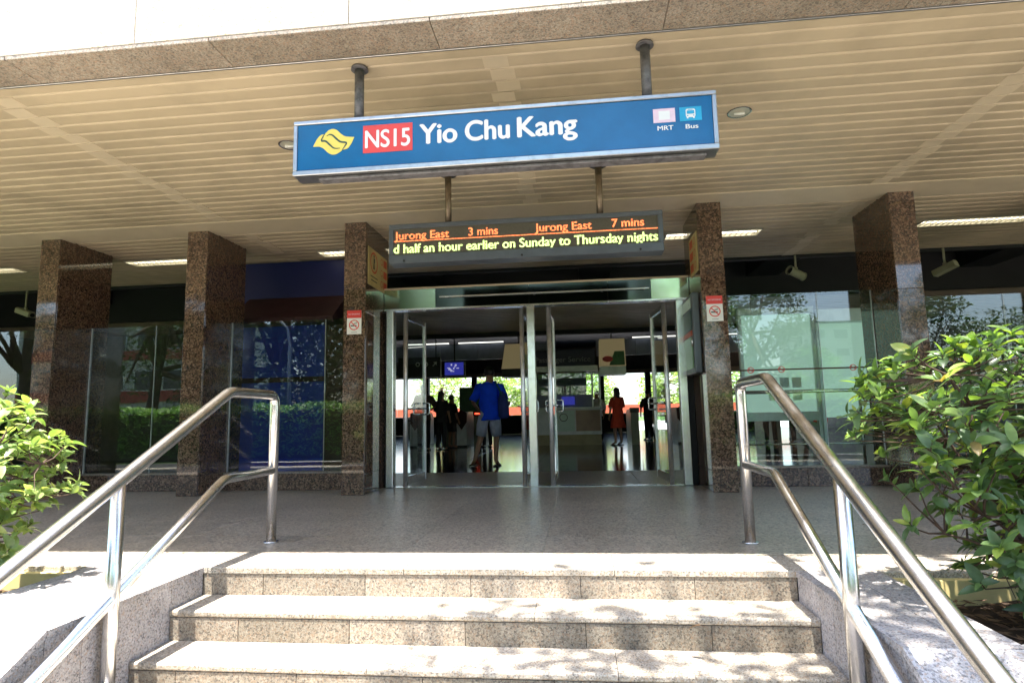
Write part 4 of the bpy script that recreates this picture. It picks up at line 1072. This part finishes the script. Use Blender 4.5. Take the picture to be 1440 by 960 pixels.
    if bottom in ('shorts', 'trousers'):
        g_ = MB(); g_.loft([(px, py, .98*k, .16*k, .12*k), (px, py, .9*k, .172*k, .13*k), (px, py, .84*k, .175*k, .13*k), (px, py, .79*k, .16*k, .12*k)], 20)
        for hp, kn, an in (('lhp', 'lkn', 'lan'), ('rhp', 'rkn', 'ran')):
            a_, b_, c_ = Vector(J[hp])*k, Vector(J[kn])*k, Vector(J[an])*k
            if bottom == 'shorts': g_.tube([a_+Vector((0, 0, -.03*k)), a_+(b_-a_)*.5, b_+Vector((0, 0, .03*k))], [.095*k, .098*k, .094*k], 16)
            else: g_.tube([a_+Vector((0, 0, -.03*k)), b_, b_+(c_-b_)*.5, c_+Vector((0, 0, -.02))], [.095*k, .075*k, .066*k, .06*k], 14)
        link(bottom, folds(mesh_of(g_, M[bmat]), .02, H*3), t)
    for an, to in (('lan', 'lto'), ('ran', 'rto')):
        a_, b_ = Vector(J[an])*k, Vector(J[to])*k; d = (b_-a_); d.z = 0; d.normalize(); s_ = Vector((-d.y, d.x, 0))
        z0 = max(.001, b_.z-.034*k)
        pts = [a_-d*.07*k+s_*.035*k, a_-d*.07*k-s_*.035*k, b_+d*.04*k-s_*.045*k, b_+d*.085*k, b_+d*.04*k+s_*.045*k]
        zz = [max(.001, a_.z-.088*k)]*2+[z0]*3
        mb = MB(); n = 5; vv_ = [(p.x, p.y, z) for p, z in zip(pts, zz)]+[(p.x, p.y, z+.022) for p, z in zip(pts, zz)]
        mb.add(vv_, [tuple(range(n))[::-1], tuple(range(n, 2*n))]+[(i, (i+1) % n, n+(i+1) % n, n+i) for i in range(n)])
        mb.tube([b_-d*.02*k+s_*.045*k+Vector((0, 0, -.02*k)), b_-d*.02*k+Vector((0, 0, .032*k)), b_-d*.02*k-s_*.045*k+Vector((0, 0, -.02*k))], .009*k, 6)
        link('sandal', mesh_of(mb, M['sandal']), t)
    t.location = loc; t.rotation_euler = (0, 0, rz)
    return t
person('man in royal blue t-shirt and grey shorts walking into the hall, seen from behind', (-1.545, 10.55, 0), 0, 1.755,
       dict(lsh=(-.185, 0, 1.395), rsh=(.185, 0, 1.395), lel=(-.30, -.02, 1.12), lwr=(-.25, .20, 1.0), rel=(.28, -.03, 1.12), rwr=(.31, .17, 1.10),
            lkn=(-.17, .02, .50), lan=(-.26, -.12, .11), lto=(-.33, .02, .04), rkn=(.10, .05, .50), ran=(.09, .02, .09), rto=(.11, .19, .035), lhp=(-.10, 0, .90), rhp=(.09, 0, .9)))
bag = thing('sling_bag', (-1.26, 10.40, .8), 'dark navy sling bag with teal strap hanging behind the man in blue', 'bag')
mk('pouch', MB().loft([(-1.285, 10.44, .82, .05, .03), (-1.28, 10.43, .86, .095, .05), (-1.285, 10.43, 1.0, .095, .055), (-1.295, 10.44, 1.15, .085, .05), (-1.31, 10.45, 1.26, .05, .035), (-1.32, 10.46, 1.30, .02, .02)], 14), M['navy'], bag)
mk('strap', MB().tube([(-1.30, 10.43, 1.20), (-1.345, 10.405, 1.32), (-1.40, 10.42, 1.43), (-1.44, 10.50, 1.478), (-1.44, 10.58, 1.475)], .016, 8), M['teal'], bag)
person('woman in a red orange dress standing at the service counter', (1.10, 17.2, 0), math.radians(35), 1.62,
       dict(rel=(.25, .05, 1.12), rwr=(.15, .25, 1.12), lel=(-.26, -.02, 1.12), lwr=(-.28, .03, .86)), 'skinw', 'reddress', 'dress', 'reddress', True)
person('man in dark clothes walking away past the far fare gates', (2.32, 20.3, 0), math.radians(10), 1.66,
       dict(lto=(-.12, .16, .035), rkn=(.09, .12, .52), ran=(.09, .0, .14), rto=(.1, .14, .06)), 'skin', 'darkcloth', 'trousers', 'darkcloth')
def at_x(px, y): # column of the picture -> nothing; kept simple
    return px
QL = 'people queueing at the fare gates'
person('tall person in dark brown top queueing at the gates, nearest the first door leaf', (-4.15, 16.0, 0), math.radians(8), 1.78, dict(rel=(.30, .05, 1.15), rwr=(.2, .3, 1.1)), 'skin', 'browncloth', 'trousers', 'darkcloth', False, QL)
person('person in black with long hair queueing between two taller people', (-3.72, 16.2, 0), math.radians(-20), 1.60, dict(lel=(-.25, .08, 1.12), lwr=(-.15, .28, 1.2)), 'skin', 'darkcloth', 'trousers', 'darkcloth', True, QL)
person('short person in charcoal top at the steel gate with red indicator', (-3.62, 17.1, 0), math.radians(-40), 1.52, dict(), 'skin', 'darkcloth', 'shorts', 'darkcloth', False, QL)
person('person in dark trousers standing by the gate beside the man in blue', (-2.62, 17.3, 0), math.radians(25), 1.6, dict(lel=(-.28, .1, 1.15), lwr=(-.1, .3, 1.15)), 'skinw', 'maroon', 'trousers', 'darkcloth', True, QL)
person('person behind the counter glass wearing a pale top', (.62, 19.4, 0), math.radians(160), 1.62, dict(), 'skinw', 'white', 'trousers', 'darkcloth', False)
person('person in black walking through the hall beneath the frosted notice board', (5.7, 16.5, 0), math.radians(5), 1.66, dict(lkn=(-.1, .14, .52), lan=(-.1, .1, .12), rkn=(.1, -.02, .5), ran=(.1, -.2, .14), rto=(.1, -.08, .04), lto=(-.11, .26, .035)), 'skin', 'darkcloth', 'trousers', 'darkcloth')
person('second person in black beneath the frosted notice board, nearer the map cabinet', (5.15, 17.0, 0), math.radians(-10), 1.62, dict(lkn=(-.1, .14, .52), lan=(-.1, .1, .12), rkn=(.1, -.02, .5), ran=(.1, -.2, .14), rto=(.1, -.08, .04), lto=(-.11, .26, .035)), 'skin', 'browncloth', 'trousers', 'darkcloth')

# ------------------------------------------------------------------ shrubs
def leaf_mesh(L, W, fold, droop, mat, twist=0):
    mb = MB(); n = 6; vs = []
    for i in range(n+1):
        t_ = i/n; wd = W*math.sin(PI*min(1, t_**.85))**.68*.5 if 0 < i < n else 0.0004
        x = L*t_; z = -droop*L*t_*t_+.05*L*t_
        a = twist*t_
        for s in (-1, 0, 1):
            zz = z+abs(s)*wd*fold; yy = s*wd
            vs.append((x, yy*math.cos(a), zz+yy*math.sin(a)))
    fs = []
    for i in range(n):
        for s in (0, 1): a_ = i*3+s; fs.append((a_, a_+1, a_+4, a_+3))
    mb.add(vs, fs, True); return mb
def frame_to(d, up=Vector((0, 0, 1)), roll=0):
    d = d.normalized(); y_ = up.cross(d)
    if y_.length < 1e-3: y_ = Vector((0, 1, 0))
    y_.normalize(); z_ = d.cross(y_).normalized()
    m = Matrix((d, y_, z_)).transposed().to_4x4(); return m @ Matrix.Rotation(roll, 4, 'X')
CAMP = Vector((0, 0, .852))
def shrub(label, base, centers, nros, seed, mat, LR, inside, stemn=7, keep=300):
    """base: planting point; centers: ellipsoids (c, r, weight)"""
    r = random.Random(seed); t = thing('shrub', base, label, 'shrub'); base = Vector(base)
    shapes = [leaf_mesh(1, r.uniform(.3, .56), r.uniform(.12, .45), r.uniform(.1, .6), M[mat], r.uniform(-.5, .5)) for _ in range(8)]
    shm = [mesh_of(s, M[mat], 'leaf', False) for s in shapes]
    ros = []
    tries = 0
    while len(ros) < nros and tries < 20000:
        tries += 1; c, rd, wt = r.choices(centers, [q[2] for q in centers])[0]
        u = Vector((r.gauss(0, 1), r.gauss(0, 1), r.gauss(0, 1))).normalized()*(r.random()**.33 if r.random() < .5 else r.uniform(.82, 1.02))
        p = Vector((c[0]+u.x*rd[0], c[1]+u.y*rd[1], c[2]+u.z*rd[2]))
        if not inside(p): continue
        if any((p-q[0]).length < .055 for q in ros): continue
        out = (p-(base+Vector((0, 0, .25)))).normalized()
        ros.append((p, (out+Vector((0, 0, .75))+Vector((r.gauss(0, .3), r.gauss(0, .3), r.gauss(0, .25)))).normalized()))
    # stems
    stems = MB(); mains = []
    for i in range(stemn):
        c, rd, wt = centers[i % len(centers)]
        tip = Vector((c[0]+r.uniform(-.6, .6)*rd[0], c[1]+r.uniform(-.5, .5)*rd[1], c[2]+r.uniform(-.1, .6)*rd[2]))
        b0 = base+Vector((r.uniform(-.12, .12), r.uniform(-.08, .08), 0)); pts = []
        for q in range(7):
            f_ = q/6; p = b0.lerp(tip, f_)+Vector((math.sin(f_*5+i)*.03, math.cos(f_*4+i*2)*.03, .10*math.sin(f_*PI))); pts.append(p)
        stems.tube(pts, [.011*(1-q/6)+.004 for q in range(7)], 7); mains.append(pts)
    nodes = [p for m_ in mains for p in m_[1:]]
    for p, d in ros:
        nb = min(nodes, key=lambda q: (q-p).length+max(0, q.z-p.z)*1.2)
        mid = nb.lerp(p, .55)+Vector((r.uniform(-.03, .03), r.uniform(-.03, .03), -.02))
        stems.tube([nb, mid, p-d*.02, p+d*.02], [.0055, .004, .003, .0018], 5, False)
    for i in range(int(nros*.3)):   # tangle of bare twigs
        a = r.choice(nodes); b_ = a+Vector((r.uniform(-.15, .15), r.uniform(-.13, .13), r.uniform(-.18, .08)))
        if inside(b_): stems.tube([a, a.lerp(b_, .5)+Vector((r.gauss(0, .02), r.gauss(0, .02), .02)), b_], [.0045, .003, .0015], 4, False)
    mk('stems', stems, M['twig'], t, fix=False)['kind'] = 'stuff'
    leaves = []
    for p, d in ros:
        n = r.randint(6, 9); ax = d.orthogonal().normalized(); a0 = r.uniform(0, 6.3)
        for q in range(n):
            a = a0+2*PI*q*.382*1.0+r.uniform(-.25, .25); s = ax*math.cos(a)+d.cross(ax)*math.sin(a)
            el = r.uniform(.0, .95) if q < n-2 else r.uniform(.9, 1.4)
            ld_ = (s*math.cos(el)+d*math.sin(el)).normalized(); L = r.uniform(*LR)*(1 if q < n-2 else .65)*r.choice((.75, 1, 1, 1.1))
            m_ = frame_to(ld_, d, r.uniform(-.4, .4)); m_ = Matrix.Translation(p+d*r.uniform(-.03, .02)) @ m_ @ Matrix.Scale(L, 4)
            leaves.append((p, m_, r.randrange(8)))
    leaves.sort(key=lambda q: (q[1].translation-CAMP).length)
    bl = base
    for p, m_, k_ in leaves[:keep]:
        o = link('leaf', shm[k_], t); o.matrix_basis = Matrix.Translation(-bl) @ m_
    rest = MB()
    for p, m_, k_ in leaves[keep:]:
        s = shapes[k_]; rest.add([m_ @ Vector(v) for v in s.v], s.f, True)
    if rest.v: mk('foliage', rest, M[mat], t, fix=False)['kind'] = 'stuff'
    return t
insR = lambda p: p.z > -.1 and (p.x > 1.62 or p.z > .28) and (p.y < 3.42 or p.z > .02)
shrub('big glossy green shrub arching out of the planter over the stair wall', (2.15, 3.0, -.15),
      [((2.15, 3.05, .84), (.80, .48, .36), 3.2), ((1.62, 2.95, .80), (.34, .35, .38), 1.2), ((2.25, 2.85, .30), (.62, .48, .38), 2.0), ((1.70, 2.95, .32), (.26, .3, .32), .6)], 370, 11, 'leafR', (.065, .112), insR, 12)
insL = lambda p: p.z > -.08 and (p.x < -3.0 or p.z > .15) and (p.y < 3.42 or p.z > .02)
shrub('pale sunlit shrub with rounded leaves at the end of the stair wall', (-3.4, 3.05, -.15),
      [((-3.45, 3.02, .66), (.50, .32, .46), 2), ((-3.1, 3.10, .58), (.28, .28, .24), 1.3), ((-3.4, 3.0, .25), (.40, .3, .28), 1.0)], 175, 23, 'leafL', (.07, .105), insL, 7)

dl = leaf_mesh(.07, .028, .3, .5, M['litter'])
for (x, y, z, a, lb) in ((2.075, 4.843, .004, .4, 'dry brown leaf lying on the landing behind the handrail near the big shrub'), (-2.75, 3.75, .004, 1.9, 'dry brown leaf lying on the sunlit landing edge near the pale shrub'), (.55, 3.08, -.1535, 2.6, 'dry brown leaf lying on the second stair tread')):
    tag(link('dry_leaf', mesh_of(dl, M['litter'], 'dry_leaf', False), None, (x, y, z), (.1, .05, a)), lb, 'leaf', 'dry leaves on the steps and landing')

# ------------------------------------------------------------------ trees, hedge and buildings across the road
def leafcloud(mb, c, rad, n, r, size=(.10, .22), flat_=.8):
    for i in range(n):
        u = Vector((r.gauss(0, 1), r.gauss(0, 1), r.gauss(0, 1))).normalized()*(r.random()**.4)
        p = Vector((c[0]+u.x*rad[0], c[1]+u.y*rad[1], c[2]+u.z*rad[2])); s = r.uniform(*size)
        m_ = frame_to(Vector((r.gauss(0, 1), r.gauss(0, 1), r.gauss(0, .5))), Vector((r.gauss(0, .6), r.gauss(0, .6), 1)))
        q = [(-s, 0, 0), (0, -s*.45, .1*s), (s, 0, 0), (0, s*.45, .1*s)]
        mb.add([p+(m_ @ Vector(v)) for v in q], [(0, 1, 2, 3)])
def tree(x, y, h, rad, label, seed, lean=0.0, z0=-.8, crown0=.45, nl=5200, mat='tree', clumps=16, size=(.07, .15), wide=1.0):
    r = random.Random(seed); t = thing('tree', (x, y, z0), label, 'tree', 'trees around the station')
    tr = MB(); top = Vector((x+lean, y, z0+h*.62)); b = Vector((x, y, z0))
    pts = [b.lerp(top, i/6)+Vector((math.sin(i*1.3+seed)*.08, math.cos(i+seed)*.08, 0)) for i in range(7)]
    R0 = .05*h*.55; tr.tube(pts, [R0*(1-.1*i) for i in range(7)], 10)
    cr = MB()
    for k_ in range(clumps):
        a = 2*PI*k_*.382+r.uniform(-.3, .3); f_ = (k_+.5)/clumps; rr0 = rad*math.sqrt(1-(1.6*f_-.7)**2*.8)*r.uniform(.45, .95)
        c = Vector((x+lean+math.cos(a)*rr0*wide, y+math.sin(a)*rr0, z0+h*(crown0+(1-crown0)*f_*.92)))
        st = pts[r.randint(3, 6)]
        tr.tube([st, st.lerp(c, .5)+Vector((r.uniform(-.2, .2), r.uniform(-.2, .2), -.15)), c], [R0*.42, R0*.26, R0*.1], 7)
        leafcloud(cr, c, (rad*.42, rad*.42, rad*.28), nl//clumps, r, size)
    mk('trunk', tr, M['bark'], t, fix=False)
    o = mk('crown', cr, M[mat], t, fix=False); o['kind'] = 'stuff'
    return t
tree(-24.3, -17, 15, 5, 'spreading tree with bare dark branches reflected in the dark window', 1, 1.2, nl=7000, crown0=.22, clumps=24, size=(.09, .17))
tree(-33, -18, 15, 6, 'bushy tree across the road at the far end of the hedge', 2)
tree(-17.2, -18, 15, 5, 'tall dense tree behind the street lamp across the road', 3, nl=15000, crown0=.15, clumps=30, size=(.11, .2))
tree(-10.5, -17, 15, 5, 'dense tree beside the street lamp across the road', 4, nl=15000, crown0=.15, clumps=30, size=(.11, .2))
tree(-14.5, -26, 17, 6, 'towering tree behind the other trees across the road', 17, nl=16000, crown0=.08, clumps=34, size=(.13, .24))
tree(-3.5, -17.5, 14, 5, 'round tree straight across the road from the doors', 5, mat='hedge', nl=12000, crown0=.2, clumps=22)
tree(3.6, -17, 10.5, 4.3, 'round tree across the road facing the map cabinet', 6, mat='hedge', nl=12000, crown0=.2, clumps=22)
tree(9.0, -17, 9, 2.6, 'narrow tall tree left of the sky gap across the road', 8, nl=9000, crown0=.15, clumps=20)
tree(17.0, -17, 8.0, 2.7, 'feathery tree right of the sky gap across the road', 9, nl=9000, crown0=.15, clumps=20)
tree(22.5, -17.5, 6.9, 3.6, 'low round tree further along the road', 10, nl=10000, crown0=.15, clumps=20)
tree(29.5, -18, 6.6, 3.6, 'low tree at the far end of the road', 13, nl=8000, crown0=.15, clumps=20)
tree(12.9, -19, 5.2, 1.8, 'small tree in front of the far white block', 12, mat='hedge', nl=5000, crown0=.15)
tree(5.6, -.85, 11.5, 2.9, 'sparse street tree whose crown hangs over the shaded shrub side of the stairs', 15, -3.9, nl=11000, crown0=.66, clumps=28, size=(.05, .11), wide=1.3)
hg = thing('hedge', (0, -10.5, -.8), 'long clipped green hedge along the far side of the road', 'hedge')
mk('core', MB().box(-34, -11.2, -.79, 34, -10.1, 1.3), M['soil'], hg)
hm = MB(); rh = random.Random(4)
for i in range(30000):
    x = rh.uniform(-34, 34); f_ = rh.random()
    if f_ < .45: p = Vector((x, rh.uniform(-11.3, -9.95), 1.28+rh.uniform(0, .34)+.08*math.sin(x*2.1)))
    else: p = Vector((x, -10.05+rh.uniform(-.05, .16), rh.uniform(-.6, 1.3)))
    s = rh.uniform(.06, .13); m_ = frame_to(Vector((rh.gauss(0, 1), rh.gauss(0, 1), rh.gauss(0, .6))), Vector((0, .5, 1)))
    hm.add([p+(m_ @ Vector(v)) for v in [(-s, 0, 0), (0, -s*.5, 0), (s, 0, 0), (0, s*.5, 0)]], [(0, 1, 2, 3)])
mk('leaves', hm, M['hedge'], hg, fix=False)['kind'] = 'stuff'
t = thing('street_lamp', (-13.3, -11.9, -.8), 'grey curved street lamp standing behind the hedge', 'street lamp')
mk('pole', MB().tube([(-13.3, -11.9, -.8), (-13.3, -11.9, 4.4), (-13.45, -11.9, 5.2), (-14.0, -11.9, 5.75), (-14.9, -11.9, 5.95)], [.11, .08, .07, .06, .05], 12), M['lamppost'], t)
mk('lantern', MB().box(-15.6, -12.05, 5.88, -14.85, -11.75, 6.02, .03), M['lamppost'], t)
def block(x0, x1, y0, y1, h, label, red=False, floors=4):
    t = thing('building', ((x0+x1)/2, (y0+y1)/2, -.8), label, 'building')
    mk('wall', MB().box(x0, y0, -.8, x1, y1, h), M['bldg'], t)
    mk('roof', MB().box(x0-.4, y0-.4, h, x1+.4, y1+.4, h+.4), M['kerb'], t)
    n = int((x1-x0)/2.6); fh = (h+.8)/floors
    for fl in range(floors):
        z = -.8+fl*fh+fh*.3
        if red: mk('red_band', MB().box(x0+.02, y1, z-fh*.26, x1-.02, y1+.12, z-.02), M['bred'], t)
        for i in range(n):
            a = x0+.6+i*2.6; f0 = mk('window', MB().box(a, y1, z, a+1.7, y1+.06, z+fh*.5), M['bldg'] if False else M['framewhite'], t)
            mk('pane', MB().box(a+.08, y1+.061, z+.08, a+1.62, y1+.075, z+fh*.5-.08), M['bglass'], f0)
block(-48, -29, -44, -32, 9.5, 'cream building with red bands seen beyond the branching tree', True, 3)
block(27.5, 34, -70, -60, 11, 'small pale block far beyond the sky gap', False, 5)
# parked car on the road
def car(x, y, label, mat):
    t = thing('parked_car', (x, y, -.785), label, 'car'); z = -.785
    prof = [(-2.1, .3), (-2.15, .62), (-2.0, .82), (-1.35, .92), (-.75, 1.38), (.75, 1.42), (1.45, .98), (2.05, .88), (2.15, .55), (2.1, .3)]
    mb = MB(); mb.prism([(x+a, z+b) for a, b in prof], y-.82, y+.82, 'y'); mk('body', mb, M[mat], t)
    for s in (-1, 1):
        mb = MB(); mb.prism([(x+a, z+b) for a, b in [(-1.2, .93), (-.72, 1.32), (-.05, 1.34), (-.05, .93)]], y+s*.822, y+s*.828, 'y'); mk('side_window', mb, M['bglass'], t)
        mb = MB(); mb.prism([(x+a, z+b) for a, b in [(.0, .93), (.0, 1.34), (.7, 1.33), (1.3, .95)]], y+s*.822, y+s*.828, 'y'); mk('side_window', mb, M['bglass'], t)
        for wx in (-1.3, 1.3):
            w_ = mk('wheel', MB().tube([(x+wx, y+s*.70, z+.32), (x+wx, y+s*.86, z+.32)], .32, 20), M['black'], t)
            mk('rim', MB().tube([(x+wx, y+s*.861, z+.32), (x+wx, y+s*.87, z+.32)], .2, 14), M['alu'], w_)
car(13.0, -7.6, 'silver hatchback parked by the far kerb', 'car')
# greenery beyond the hall
for i, (x, y, h, rd) in enumerate([(-14, 62, 7, 3.6), (-7.5, 58, 5.5, 2.6), (1.5, 64, 6, 3.0), (8.5, 60, 6.5, 3.2), (15, 62, 8, 4), (-24, 60, 8, 4)]):
    tree(x, y, h, rd, ['leafy tree outside the far end of the hall behind the queue', 'leafy tree outside beyond the direction sign', 'leafy tree outside beyond the service counter', 'leafy tree outside beyond the man in dark clothes', 'leafy tree outside beyond the frosted board', 'leafy tree outside past the far corner of the hall'][i], 30+i, mat='farleaf', z0=-.02, crown0=.12, nl=3000, size=(.14, .3))
